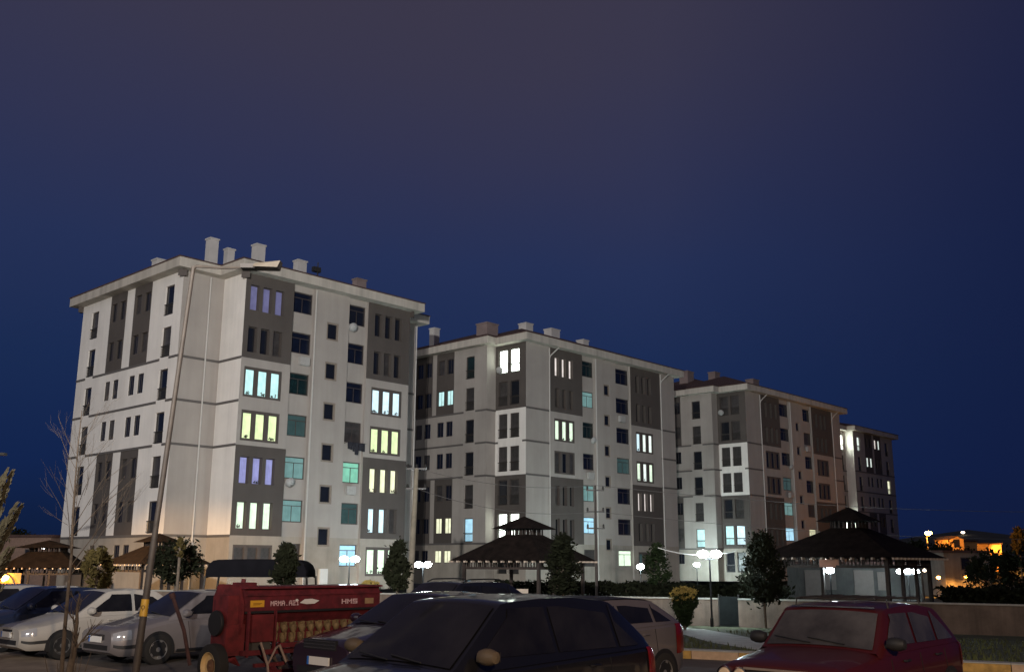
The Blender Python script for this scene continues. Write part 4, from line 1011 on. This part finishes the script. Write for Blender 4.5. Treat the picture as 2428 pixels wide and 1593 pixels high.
    # glazing
    def topgrid(nm, x0, x1, f0, inset):
        a = MB(); n = 10; fs = [-f0 + 2 * f0 * j / 8 for j in range(9)]
        for i in range(n + 1):
            x = x0 + (x1 - x0) * i / n; h, z0, w0, w1 = gsec(x); wr_ = max(.05, w1 - .035)
            sl = (gsec(x + .01)[0] - gsec(x - .01)[0]) / .02; nl = math.hypot(1, sl)
            for f in fs: a.v.append((x - sl / nl * .012, f * wr_, h + .03 * (1 - f * f) + .012 / nl))
        for i in range(n):
            for j in range(8): a.f.append((i * 9 + j, (i + 1) * 9 + j, (i + 1) * 9 + j + 1, i * 9 + j + 1)); a.m.append(0)
        return a.build(nm, ftr.get('glass', CGLASS), root, smooth=60)
    wsx = xa + (xb - xa) * .07
    topgrid('windshield', wsx, xb - .05, .93, 0)
    topgrid('rear_window', xc + .07, xd - (xd - xc) * .18, .88, 0)
    if ftr.get('blackroof'):
        g_ = topgrid('roof_panel', xb - .04, xc + .06, .99, 0); g_.data.materials.clear(); g_.data.materials.append(PLAST)
    def xprof(z, rising):
        pts = [(x, gsec(x)[0]) for x in gx]
        rngx = pts if rising else pts[::-1]
        for (x0, h0), (x1, h1) in zip(rngx, rngx[1:]):
            if h1 >= z: return x0 + (x1 - x0) * (z - h0) / max(1e-6, h1 - h0)
        return (xb if rising else xc)
    cuts = ftr.get('cuts', (.52,)); rpw = ftr.get('rpil', .16)
    def side_pt(x, z, s):
        h, z0, w0, w1 = gsec(x); g_ = (z - z0) / max(.02, (h - .05 - z0)); return (x, s * (w0 + (w1 - w0) * g_ + .010), z)
    zl0 = max(smooth_tab(top, (xb + xc) / 2, .08) + .015, 0); zl1 = H - .115
    for s in (-1, 1):
        nz, rows = 5, []
        for j in range(nz + 1):
            z = zl0 + (zl1 - zl0) * j / nz; x0 = xprof(z + .10, True) + .06; x1 = xprof(z + .08, False) - rpw; rows.append((z, x0, x1))
        lim = [0] + list(cuts) + [1]; xm0, xm1 = rows[0][1], rows[0][2]
        for c0, c1 in zip(lim, lim[1:]):
            a = MB(); cx0 = xm0 + (xm1 - xm0) * c0 + (.035 if c0 else 0); cx1 = xm0 + (xm1 - xm0) * c1 - (.035 if c1 < 1 else 0); nxx = 5
            for z, x0, x1 in rows:
                a0 = max(x0, cx0) if c0 else x0; a1 = min(x1, cx1) if c1 < 1 else x1; a1 = max(a1, a0 + .02)
                for i in range(nxx + 1): a.v.append(side_pt(a0 + (a1 - a0) * i / nxx, z, s))
            for j in range(nz):
                for i in range(nxx):
                    f = (j * 6 + i, j * 6 + i + 1, (j + 1) * 6 + i + 1, (j + 1) * 6 + i); a.f.append(f if s < 0 else tuple(reversed(f))); a.m.append(0)
            a.build('side_window', ftr.get('glass', CGLASS), root, smooth=60)
    # lamps, trims, mirrors, plates
    hl = ftr.get('head', (.03, .36, 3.0, 4.75)); patch('headlight', hl[0], hl[1], hl[2], hl[3], .010, ftr.get('headm', LENS), skew=ftr.get('hskew', .0))
    tl = ftr.get('tail', (L - .30, L - .03, 3.4, 5.2)); patch('tail_light', tl[0], tl[1], tl[2], tl[3], .010, REDL)
    zt = bpt(.0, 0).z
    nw = hw * nose
    gz0, gz1, gw = ftr.get('grille', (zt - .20, zt - .09, .55))
    a = MB(); a.box((-.012, -nw * gw, gz0), (.03, nw * gw, gz1)); gr = a.build('grille', PLAST, root)
    a = MB()
    if ftr.get('slats', 3):
        k = ftr.get('slats', 3)
        for i in range(k): z = gz0 + (gz1 - gz0) * (i + .5) / k; a.box((-.018, -nw * gw * .96, z - .007), (-.012, nw * gw * .96, z + .007))
        a.build('grille_slats', ftr.get('slatm', CHROME), gr)
    zb = gc + .12
    a = MB(); a.box((-.014, -nw * .8, zb), (.03, nw * .8, zb + ftr.get('intake', .09))); a.build('air_intake', PLAST, root)
    if ftr.get('band', True): patch('bumper_strip', .04, .62, 5.55, 6.0, .012, ftr.get('bandm', PLAST))
    pz = ftr.get('plate', gc + .26)
    a = MB(); a.box((-.03, -.26, pz), (-.012, .26, pz + .115)); pl_ = a.build('number_plate', PLATE, root)
    a = MB(); a.box((-.034, .215, pz), (-.030, .26, pz + .115)); a.build('blue_strip', PBLUE, pl_)
    ph = hw * .96
    for s in (-1, 1):
        mxp = xa + (xb - xa) * .30 + .08; zz_ = zl0 - .03
        a = MB(); y0 = s * (gsec(mxp)[2] - .03); y1 = s * (hw + .17)
        lo_, hi_ = min(y0, y1), max(y0, y1)
        a.lathe([(.001, -.115), (.055, -.10), (.078, -.03), (.078, .045), (.06, .1), (.001, .112)], 12, (mxp, s * (hw + .08), zz_ + .06), 'y'); a.box((mxp - .02, min(y0, s * (hw + .01)), zz_ + .01), (mxp + .03, max(y0, s * (hw + .01)), zz_ + .05))
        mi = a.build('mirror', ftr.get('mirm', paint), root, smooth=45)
        a = MB(); a.box((mxp + .079, s * (hw + .08) - .08, zz_ + .015), (mxp + .083, s * (hw + .08) + .08, zz_ + .105)); a.build('mirror_glass', CHROME, mi)
        for f in ftr.get('handles', (.44, .70)):
            x = L * f; q = bpt(x, 4.25); a = MB(); a.tube([(x - .09, s * (q.y + .002), q.z), (x - .06, s * (q.y + .03), q.z), (x + .06, s * (q.y + .03), q.z), (x + .09, s * (q.y + .002), q.z)], .012, 6); a.build('door_handle', ftr.get('handm', paint), root)
        # door seams and sill
        a = MB()
        for f in ftr.get('seams', (.33, .555, .76)):
            pts = [bpt(L * f + .02 * k, 4.0 + 3.2 * k / 6) for k in range(7)]
            a.tube([(p.x, s * (p.y + .002), p.z) for p in pts], .005, 4)
        a.build('door_seam', PLAST, root)
        a = MB(); pts = [bpt(wb[0] + .42 + (wb[1] - wb[0] - .84) * k / 6, 7.0) for k in range(7)]; a.tube([(p.x, s * (p.y + .004), p.z) for p in pts], .03, 6); a.build('sill', PLAST, root)
        if ftr.get('mould'): patch('side_moulding', wb[0] + .42, wb[1] - .42, 5.3, 5.65, .014, ftr['mould'], sides=(s,))
    # wipers
    a = MB()
    for s in (-.42, .12):
        pts = []
        for k in range(6):
            x = xa + .06 + .10 * k / 5 * .6; h, z0, w0, w1 = gsec(x); pts.append((x - .02, s * hw * 1.0 + .5 * k / 5, h + .045))
        a.tube(pts, .009, 5)
    a.build('wiper', PLAST, root)
    if ftr.get('rails'):
        for s in (-1, 1):
            a = MB(); pts = []
            for k in range(9):
                x = xb + .12 + (xc - xb - .2) * k / 8; h, z0, w0, w1 = gsec(x); pts.append((x, s * (w1 - .07), h + (.055 if 0 < k < 8 else .0) + .015))
            a.tube(pts, .017, 6); a.build('roof_rail', ftr['rails'], root, smooth=40)
    return root, bpt, gsec
def paint(name, c, coat=.8, rough=.35, metal=.0): return mat(name, c, rough, metal=metal, var=.06, scale=1.5, coat=coat)
def P0(v): return Vector((v.x, v.y, gz(v.x, v.y)))
SED = lambda b, h, t, L: [(0, h - .10), (.10, h - .04), (.5, h + .02), (1.15, b - .03), (1.6, b), (L - 1.0, b + .03), (L - .85, t), (L - .15, t - .03), (L, t - .14)]
# silver sedan (fourth from the left)
vw = on = ground_at(372, 1577) - D1 * .90 + D2 * .87; VWF = vw
vehicle('silver sedan just left of the red seed drill, amber light on its front bumper corner', P0(VWF), paint('silver paint', (.22, .20, .20), .6, .4, .3), 4.65, 1.74, 1.46, SED(.95, .76, 1.0, 4.65), (1.12, 1.95, 3.25, 3.95), wb=(.90, 3.6), wr=.31,
        feats=dict(slats=4, head=(.03, .34, 3.1, 4.85), band=True, handles=(.5, .72)).items())
# white sedan
WF = VWF + D2 * 2.55 - D1 * .75
vehicle('white sedan with short grille behind the bare saplings, left of the silver sedan', P0(WF), paint('aged white paint', (.36, .335, .30), .4, .45), 4.25, 1.68, 1.44, SED(.93, .72, .98, 4.25), (1.05, 1.85, 3.0, 3.6), wb=(.82, 3.35), wr=.29, rimm=RIMD,
        feats=dict(slats=2, slatm=PLAST, head=(.03, .30, 3.1, 4.8), mould=PLAST, grille=(.56, .62, .38)).items())
NF = WF + D2 * 2.5 - D1 * .35
vehicle('dark navy car parked left of the white sedan', P0(NF), paint('navy paint', (.012, .018, .042), .9, .3), 4.2, 1.74, 1.46, SED(.95, .76, 1.02, 4.2), (1.1, 1.9, 3.1, 3.75), wb=(.85, 3.4), wr=.30, feats=dict(slats=3).items())
LF = NF + D2 * 2.45 - D1 * .3
vehicle('silver car cut off by the left edge of the photo', P0(LF), paint('pale silver paint', (.33, .31, .29), .6, .4, .3), 4.4, 1.74, 1.47, SED(.95, .76, 1.0, 4.4), (1.1, 1.9, 3.15, 3.85), wb=(.87, 3.5), wr=.31, feats=dict(slats=3).items())
# dark purple sedan with the bright plate
r = FW + RT * ((757 - CX) / FPX) - UP * ((1567 - CY) / FPX); PF = CAMP + r * ((-.02 + .50 - EYE) / r.z)
vehicle('dark purple sedan with bright number plate between red seed drill and large black hatchback', P0(PF), paint('dark purple paint', (.022, .010, .022), .9, .3), 4.45, 1.76, 1.45, SED(.96, .80, 1.02, 4.45), (1.1, 1.95, 3.2, 3.85), wb=(.87, 3.5), wr=.31,
        feats=dict(slats=3, plate=.44, head=(.03, .42, 3.1, 4.6), grille=(.66, .80, .6)).items())
# large black hatchback
SF = Vector((-2.18, 9.15, 0)) + D1 * .50
HT5 = lambda b, h, L: [(0, h - .14), (.10, h - .05), (.5, h + .02), (1.0, b - .05), (1.35, b), (L - 1.0, b + .06), (L - .12, b + .08), (L, b - .06)]
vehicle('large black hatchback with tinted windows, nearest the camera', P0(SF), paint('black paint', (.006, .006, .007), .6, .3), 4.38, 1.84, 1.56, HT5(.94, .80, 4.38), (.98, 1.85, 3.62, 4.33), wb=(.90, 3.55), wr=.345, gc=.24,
        feats=dict(slats=2, cuts=(.44, .84), rpil=.20, head=(.03, .5, 3.0, 4.4), mirm=mat('amber lit mirror housing', (.10, .075, .048), .5, var=.15), tumble=.23, nose=.78, arch=.07).items())  # amber lamp light on the mirrors is put into their colour
# grey hatchback beyond it
GF = Vector((2.44, 15.9, 0)) + D2 * .80 - D1 * 3.50
vehicle('grey hatchback with a dark rear window showing behind the large black hatchback', P0(GF), paint('grey paint', (.16, .145, .15), .6, .4, .2), 4.0, 1.72, 1.40, HT5(.98, .80, 4.0), (.95, 1.7, 3.2, 3.92), wb=(.82, 3.25), wr=.30,
        feats=dict(slats=2, blackroof=True, cuts=(.40, .78), rpil=.10, tail=(3.62, 3.97, 3.5, 5.6)).items())
# red hatchback
a_h = R(43); hx = Vector((math.sin(a_h), math.cos(a_h), 0)); hy = Vector((-hx.y, hx.x, 0))
RF = Vector((3.62, 11.35, 0)) + hy * .82
RTOP = [(0, .70), (.06, .76), (.4, .80), (.9, .86), (1.2, .90), (2.0, .93), (3.5, .95), (3.78, .93), (3.9, .80)]
rr_, rb, rg_ = vehicle('dark red boxy hatchback with double round headlights and a roof rack', P0(RF), paint('dark red paint', (.050, .0045, .0055), .22, .45), 3.9, 1.64, 1.42, RTOP, (1.02, 1.52, 3.1, 3.74), rz=math.atan2(hx.y, hx.x), wb=(.75, 3.1), wr=.285, rimm=RIMD,
        feats=dict(glass=CGLASSP, nose=.90, slats=4, slatm=PLAST, grille=(.55, .69, .50), cuts=(.40, .72), rpil=.14, tumble=.13, arch=.07, head=(.10, .26, 3.4, 4.5), headm=AMBER, mould=PLAST, mirm=PLAST, handm=PLAST).items())
for y in (-.66, -.46, .46, .66):
    b = MB(); b.lathe([(.001, -.05), (.07, -.045), (.088, -.02), (.092, .0)], 16, (0, y, .62), 'x'); q = b.build('headlight', mat('warm round headlight', (.62, .50, .36), .25, var=.05), rr_, smooth=50)
    b = MB(); b.lathe([(.088, -.03), (.103, -.028), (.103, .0)], 16, (0, y, .62), 'x'); b.build('bezel', CHROME, q, smooth=50)
b = MB(); b.box((-.035, -.40, .70), (-.012, .40, .725)); b.build('grille_trim', mat('worn chrome strip', (.38, .32, .28), .35, metal=.5, var=.1), rr_)
b = MB()
for x in (1.75, 2.75):
    b.tube([(x, -.62, 1.36), (x, -.60, 1.46), (x, .60, 1.46), (x, .62, 1.36)], .014, 6)
for y in (-.5, -.25, 0, .25, .5): b.tube([(1.65, y, 1.475), (2.9, y, 1.475)], .010, 6)
b.build('roof_rack', RAIL, rr_)
b = MB(); b.box((1.50, -.55, 1.365), (1.535, .55, 1.38)); b.build('windshield_trim', CHROME, rr_)

# ------------------------------------------------------------------ red seed drill
DRED = mat('red drill paint', (.112, .0105, .0155), .7, var=.5, scale=5, coat=.05)
DREDB = mat('bright red drill paint', (.125, .012, .014), .7, var=.45, scale=5, coat=.05)
STEEL = mat('dull bare steel', (.16, .12, .10), .55, metal=.4, var=.25, scale=6)
CUP = mat('cream seed cups', (.20, .135, .065), .8, var=.45, scale=9)
YRIM = mat('yellowed wheel rim', (.60, .42, .19), .6, var=.15, scale=4)
LETW = mat('pale red lettering', (.62, .42, .42), .6, var=.05)
sd0 = at(583, 1400, 17.3); SDP = P0(sd0)
dr = thing('seed_drill', 'red seed drill with a long lettered hopper and yellow rimmed wheel, among the cars', 'farm machine', SDP, BROT)
LD = 2.92; zt = 1.57
def hopper_sec(y0=0): return [(0, zt - .10), (.0, zt - .36), (.22, zt - .62), (.55, zt - .62), (.85, zt - .30), (.85, zt - .05), (.80, zt), (.06, zt)]
b = MB(); sec = hopper_sec(); n = len(sec)
b.v = [(0, y, z) for y, z in sec] + [(LD, y, z) for y, z in sec]
b.f = [tuple(range(n)), tuple(reversed(range(n, 2 * n)))] + [(i, n + i, n + (i + 1) % n, (i + 1) % n) for i in range(n)]; b.m = [0] * len(b.f)
hp = b.build('hopper', DRED, dr)
b = MB(); b.box((-.02, -.03, zt - .12), (LD + .02, .0, zt - .095)); b.box((-.03, -.035, zt), (LD + .03, .86, zt + .035)); b.build('hopper_lid', DRED, dr)
b = MB(); b.box((.0, -.02, zt - .40), (LD, -.001, zt - .365)); b.build('hopper_lip', PLAST, hp)
for txt, x, w in (('MRMA.A21', .50, .0125), ('HMS', 2.02, .021)):
    q = lettering(txt, .085, w, .006).build('lettering', LETW, hp); q.location = (x, -.004, zt - .29)
b = MB(); b.box((.10, -.012, zt - .30), (.37, -.002, zt - .19)); q = b.build('yellow_label', mat('yellow label', (.70, .36, .03), .5, var=.08), hp)
b = MB(); b.box((.15, -.016, zt - .245), (.32, -.0125, zt - .235)); b.box((.15, -.016, zt - .265), (.29, -.0125, zt - .255)); b.build('label_print', mat('brown print', (.25, .11, .01), .6, var=0), q)
b = MB(); b.box((2.56, -.012, zt - .30), (2.76, -.002, zt - .20)); b.build('worn_label', mat('worn label', (.33, .21, .11), .6, var=.2), hp)
b = MB(); c0 = Vector((1.38, -.006, zt - .235))        # pale swoosh emblem
b.face([(1.10, -.006, zt - .25), (1.24, -.006, zt - .275), (1.42, -.006, zt - .27), (1.52, -.006, zt - .22), (1.36, -.006, zt - .185), (1.20, -.006, zt - .19)]); b.face([(1.0, -.006, zt - .20), (1.04, -.006, zt - .235), (1.08, -.006, zt - .205), (1.04, -.006, zt - .18)])
b.build('emblem', mat('white emblem', (.72, .68, .64), .45, var=.05), hp)
# end plate with its rounded top, chain guard and sprocket
b = MB()
pl2 = [(-.40, .95), (-.42, 1.30), (-.30, zt + .0), (-.12, zt + .07), (.75, zt + .07), (.9, zt - .15), (.9, .80), (.55, .42), (.0, .34), (-.05, .62), (-.30, .72)]
n = len(pl2); b.v = [(-.06, y, z) for y, z in pl2] + [(-.02, y, z) for y, z in pl2]
b.f = [tuple(reversed(range(n))), tuple(range(n, 2 * n))] + [(i, (i + 1) % n, n + (i + 1) % n, n + i) for i in range(n)]; b.m = [0] * len(b.f)
# move the near edge of the plate in line with the hopper face
b.v = [(x, y + .40 if y < 0 else y, z) for x, y, z in b.v]
b.build('end_plate', DREDB, dr)
b = MB(); b.prism([(-.30, .05), (.06, .05), (.06, .50), (-.30, .50)], .50, 1.0, DREDB); b.prism([(-.26, .1), (-.02, .1), (-.02, .48), (-.26, .48)], 1.0, zt - .1, DREDB); b.build('chain_guard', None, dr)
b = MB(); b.lathe([(.001, -.03), (.20, -.03), (.21, .0), (.20, .03), (.001, .03)], 20, (-.34, .30, 1.02), 'x'); b.build('sprocket_cover', PLAST, dr, smooth=40)
b = MB(); b.box((.10, -.10, zt - .86), (.52, .18, zt - .42)); b.build('gear_box', DREDB, dr)
b = MB(); b.box((.14, -.06, zt - 1.08), (.50, .18, zt - .87)); b.build('gear_case', mat('dark grey casting', (.06, .055, .05), .7, var=.2), dr)
for x in (.04, .565): b = MB(); b.box((x, -.08, zt - 1.1), (x + .03, -.02, zt - .36)); b.build('side_bracket', DRED, dr)
for i in range(12):                                # two rows of seed metering cups
    x = .66 + i * .185
    for k, z in ((0, zt - .66), (1, zt - .83)):
        c_ = MB(); c_.lathe([(.03, -.08), (.05, -.05), (.066, .0), (.055, .045), (.02, .06)] if k == 0 else [(.014, -.13), (.028, -.09), (.06, -.03), (.066, .02), (.05, .05), (.02, .055)], 9, (x, .05 + .03 * k, z)); c_.box((x - .06, .055, z - .01), (x + .06, .2, z + .085)); c_.box((x - .012, .0, z - .02), (x + .012, .08, z + .10)); c_.build('seed_cup', CUP, dr, smooth=45)
b = MB(); b.box((.6, .10, zt - .90), (LD - .02, .30, zt - .58)); b.build('cup_rail', DRED, dr)
b = MB()
b.box((-.05, -.10, .50), (LD, .0, .58)); b.box((-.05, .75, .50), (LD, .85, .58))
for x in (0, LD * .33, LD * .66, LD - .1): b.box((x, 0, .505), (x + .08, .75, .575))
for x in (.0, LD - .08): b.box((x, .55, .578), (x + .08, .63, zt - .55)); 
b.box((.6, -.20, .60), (LD, -.12, .68)); b.box((.1, -.25, .32), (LD - .2, -.18, .38)); b.box((.3, -.45, .22), (LD - .3, -.38, .28))
b.build('frame', DRED, dr)
for i in range(12):                                # seed hoses from the cups to the coulters
    x = .66 + i * .185; h_ = MB(); h_.tube([(x, .08, zt - .92), (x + .02, .02, zt - 1.05), (x - .02, .06, .40), (x, -.10, .26)], .017, 6); h_.build('seed_hose', PLAST, dr, smooth=50)
rnd = random.Random(2)
for i in range(11):                                # coulter arms with discs
    x = .42 + i * .225; c_ = MB()
    c_.tube([(x, .3, .52), (x, -.1, .36), (x, -.28, .20)], .018, 6); c_.tube([(x, .3, .75), (x + .02, .0, .40), (x, -.22, .22)], .022, 6)
    c_.lathe([(.001, -.012), (.16, -.004), (.17, .0), (.16, .004), (.001, .012)], 16, (x, -.30, .17), 'x'); c_.build('coulter', STEEL if i % 3 else DRED, dr, smooth=40)
b = MB(); b.tube([(.15, -.30, .72), (.28, -.34, .36), (.34, -.34, -.0)], .022, 6); b.tube([(.28, -.34, .36), (.46, -.30, .62)], .018, 6); b.tube([(.46, -.30, .62), (.52, -.30, .66), (.72, -.36, .22)], .022, 6); b.build('parking_stand', mat('pale worn steel', (.30, .22, .18), .6, metal=.2, var=.15), dr, smooth=50)
b = MB(); b.tube([(-.62, .55, .35), (-.70, .68, .9), (-.86, .82, 1.42)], .032, 6); b.tube([(-.86, .82, 1.42), (-.89, .84, 1.50)], .05, 8); b.build('marker_arm', mat('faded red arm', (.055, .022, .020), .8, var=.35), dr, smooth=50)
b = MB(); b.tube([(.12, .3, zt), (.14, .3, zt + .16)], .04, 8); b.box((.02, .2, zt + .03), (.34, .45, zt + .10)); b.build('lid_lever', DRED, dr)
for x in (-.42, LD + .25):
    b = MB(); r_ = .355; h = .10
    b.lathe([(r_ * .62, -h), (r_ * .85, -h), (r_ * .97, -h * .8), (r_, 0), (r_ * .97, h * .8), (r_ * .85, h), (r_ * .62, h)], 28, axis='x'); b.f = b.f
    wq_ = b.build('wheel', TYRE, dr, smooth=40); wq_.location = (x, .18, r_)
    b = MB(); s = -1 if x < 0 else 1
    b.lathe([(r_ * .66, s * .098), (r_ * .60, s * .10), (r_ * .52, s * .04), (r_ * .30, s * .03)], 28, axis='x'); b.build('rim', YRIM, wq_, smooth=40)
    b = MB(); b.lathe([(r_ * .31, s * .03), (r_ * .30, s * .05), (r_ * .10, s * .06), (.001, s * .08)], 8, axis='x'); b.build('hub', mat('rusty hub', (.16, .08, .04), .8, var=.3), wq_)
    b = MB(); b.tube([(0, 0, 0), (-s * .40, 0, .1)], .04, 8); b.build('axle', DRED, wq_)

# ------------------------------------------------------------------ tractor with a black canopy behind the drill
tp = foot(622, 26.2)
tr = thing('tractor', 'tractor under an arched black canopy behind the red seed drill', 'tractor', tp, 0)
zc = zpx(1325, 622, 26.2) - tp.z; zl = zpx(1367, 622, 26.2) - tp.z; hwid = 114 * 26.2 / FPX
CANV = mat('black canopy cloth', (.006, .006, .008), .95, var=.15, scale=3, spec=.05)
def arcp(t): # t from -1..1 -> x,z along the arch
    s = abs(t); sg = -1 if t < 0 else 1
    if s < .70: return (t / .70 * hwid * .78, zc - .02 * (s / .7) ** 2)
    a = (s - .70) / .30 * math.pi / 2; return (sg * (hwid * .78 + hwid * .22 * math.sin(a)), zl + (zc - .02 - zl) * max(0, math.cos(a)) ** .8)
b = MB(); n = 26; yy = (-.62, -.3, .3, .62)
for y in yy:
    for i in range(n + 1): x, z = arcp(-1 + 2 * i / n); b.v.append((x, y, z - .03 * (abs(y) > .5)))
for j in range(3):
    for i in range(n): b.f.append((j * (n + 1) + i, j * (n + 1) + i + 1, (j + 1) * (n + 1) + i + 1, (j + 1) * (n + 1) + i)); b.m.append(0)
cv = b.build('canopy', CANV, tr, smooth=50); so_ = cv.modifiers.new('thickness', 'SOLIDIFY'); so_.thickness = .02
b = MB(); b.face([arcp(-1 + 2 * i / n)[:1] + (-.62,) + arcp(-1 + 2 * i / n)[1:] for i in range(n + 1)]); b.build('canopy_front', CANV, tr)
b = MB()
for y in (-.6, .6):
    for s in (-1, 1): b.tube([(s * (hwid + .07), y, .85), (s * (hwid + .05), y, 1.1), (s * hwid, y, zl + .02)], .028, 8)
b.tube([(-hwid - .07, -.6, .86), (-hwid - .07, .6, .86)], .03, 8); b.tube([(hwid + .07, -.6, .86), (hwid + .07, .6, .86)], .03, 8)
b.build('canopy_frame', RAIL, tr)
TBL = mat('dark red tractor paint', (.09, .02, .018), .5, var=.15)
b = MB(); b.prism([(-1.2, -.28), (.3, -.32), (.3, .32), (-1.2, .28)], .62, 1.05); b.build('bonnet', TBL, tr)
b = MB(); b.box((-1.1, -.16, .40), (1.0, .16, .62)); b.box((-1.2, -.8, .80), (-1.1, .8, .9)); b.box((1.05, -.8, .80), (1.15, .8, .9)); b.build('chassis', RAIL, tr)
b = MB(); b.box((.45, -.24, .85), (.85, .24, .95)); b.box((.8, -.24, .95), (.88, .24, 1.25)); b.build('seat', PLAST, tr)
b = MB(); b.lathe([(.17, 0), (.185, .012), (.2, 0), (.185, -.012), (.17, 0)], 18, (.32, 0, 1.18)); b.tube([(.32, 0, 1.18), (.25, 0, .9)], .02, 6); b.build('steering_wheel', PLAST, tr)
for x, r_, yw in ((-.9, .36, .55), (.6, .58, .62)):
    for s in (-1, 1):
        b = MB(); b.lathe([(r_ * .55, -.12), (r_ * .9, -.12), (r_, -.06), (r_, .06), (r_ * .9, .12), (r_ * .55, .12), (r_ * .55, -.12)], 22, (x, s * yw, r_), 'y'); wq_ = b.build('wheel', TYRE, tr, smooth=40)
        b = MB(); b.lathe([(r_ * .56, s * .10), (r_ * .3, s * .04), (.001, s * .05)], 18, (x, s * yw, r_), 'y'); b.build('rim', YRIM, wq_, smooth=40)

# ------------------------------------------------------------------ dark cars standing beyond, by the wall
DK = paint('very dark paint', (.010, .010, .012), .9, .3)
for px, Y, lab in ((1075, 24.5, 'dark car whose roof shows beyond the purple sedan'), ):
    q = at(px, 1400, Y)
    vehicle(lab, P0(Vector((q.x, q.y, 0)) - D1 * 2.2), DK, 4.3, 1.74, 1.50, HT5(.98, .8, 4.3), (1.0, 1.8, 3.4, 4.15), wb=(.85, 3.45), wr=.31, feats=dict(rails=PLAST, cuts=(.42, .8), rpil=.2).items())

# ------------------------------------------------------------------ the lamp mast on the street behind us that lights the facades
mp = Vector((-7, -27, -.15)); ml = thing('lamp_mast', 'tall street lamp mast on the road behind the car park', 'lamp post', mp)
b = MB(); b.tube([(0, 0, 0), (0, 0, 14)], [.16, .09], 12); b.build('mast', GALV, ml)
b = MB(); b.box((-.5, -.15, 14.0), (.5, .15, 14.1)); b.box((-.35, .15, 14.0), (.35, .35, 14.45)); b.build('floodlight_housing', RAIL, ml)
ld = bpy.data.lights.new('floodlight', 'SPOT'); ld.energy = FLOOD_W; ld.color = (1, .965, .93); ld.spot_size = R(50); ld.spot_blend = .55; ld.shadow_soft_size = .35
lo = bpy.data.objects.new('floodlight', ld); C.objects.link(lo); lo.parent = ml; lo.location = (0, .5, 14.3)
lo.rotation_euler = (Vector((-11, 95, 29)) - (mp + Vector((0, .5, 14.3)))).to_track_quat('-Z', 'Y').to_euler()
# sodium street lamp beyond the left edge: the amber light on the base of the nearest block and on the bumpers
sp_ = Vector((-25.5, 47, gz(-25.5, 47))); ss = thing('street_light', 'sodium street light on the road left of the photo', 'street light', sp_)
b = MB(); b.tube([(0, 0, -.2), (0, 0, 6.8), (.5, .1, 7.1), (1.1, .2, 7.1)], [.09, .05, .04, .04], 10); b.build('post', GALV, ss)
b = MB(); b.box((1.0, .05, 7.06), (1.6, .35, 7.18)); b.build('lamp_head', RAIL, ss)
ld = bpy.data.lights.new('sodium', 'SPOT'); ld.energy = 17000; ld.color = (1, .58, .23); ld.spot_size = R(84); ld.spot_blend = .35; ld.shadow_soft_size = .12
lo = bpy.data.objects.new('sodium', ld); C.objects.link(lo); lo.parent = ss; lo.location = (1.3, .2, 7.02)
lo.rotation_euler = Vector((.12, .70, -.66)).to_track_quat('-Z', 'Y').to_euler()

# warm street lamp on the pavement just behind the camera: it lights the car park, the kerb and the wall
np_ = Vector((4.5, -10, -.15)); nl = thing('street_light', 'warm street light on the pavement behind the camera', 'street light', np_)
b = MB(); b.tube([(0, 0, 0), (0, 0, 7.3), (0, .4, 7.7), (0, 1.2, 7.8)], [.10, .06, .045, .045], 10); b.build('post', GALV, nl)
b = MB(); b.box((-.15, 1.1, 7.76), (.15, 1.8, 7.88)); b.build('lamp_head', RAIL, nl)
ld = bpy.data.lights.new('warm_street_lamp', 'POINT'); ld.energy = 13500; ld.color = (1, .74, .52); ld.shadow_soft_size = .15
lo = bpy.data.objects.new('warm_street_lamp', ld); C.objects.link(lo); lo.parent = nl; lo.location = (0, 1.5, 7.66)
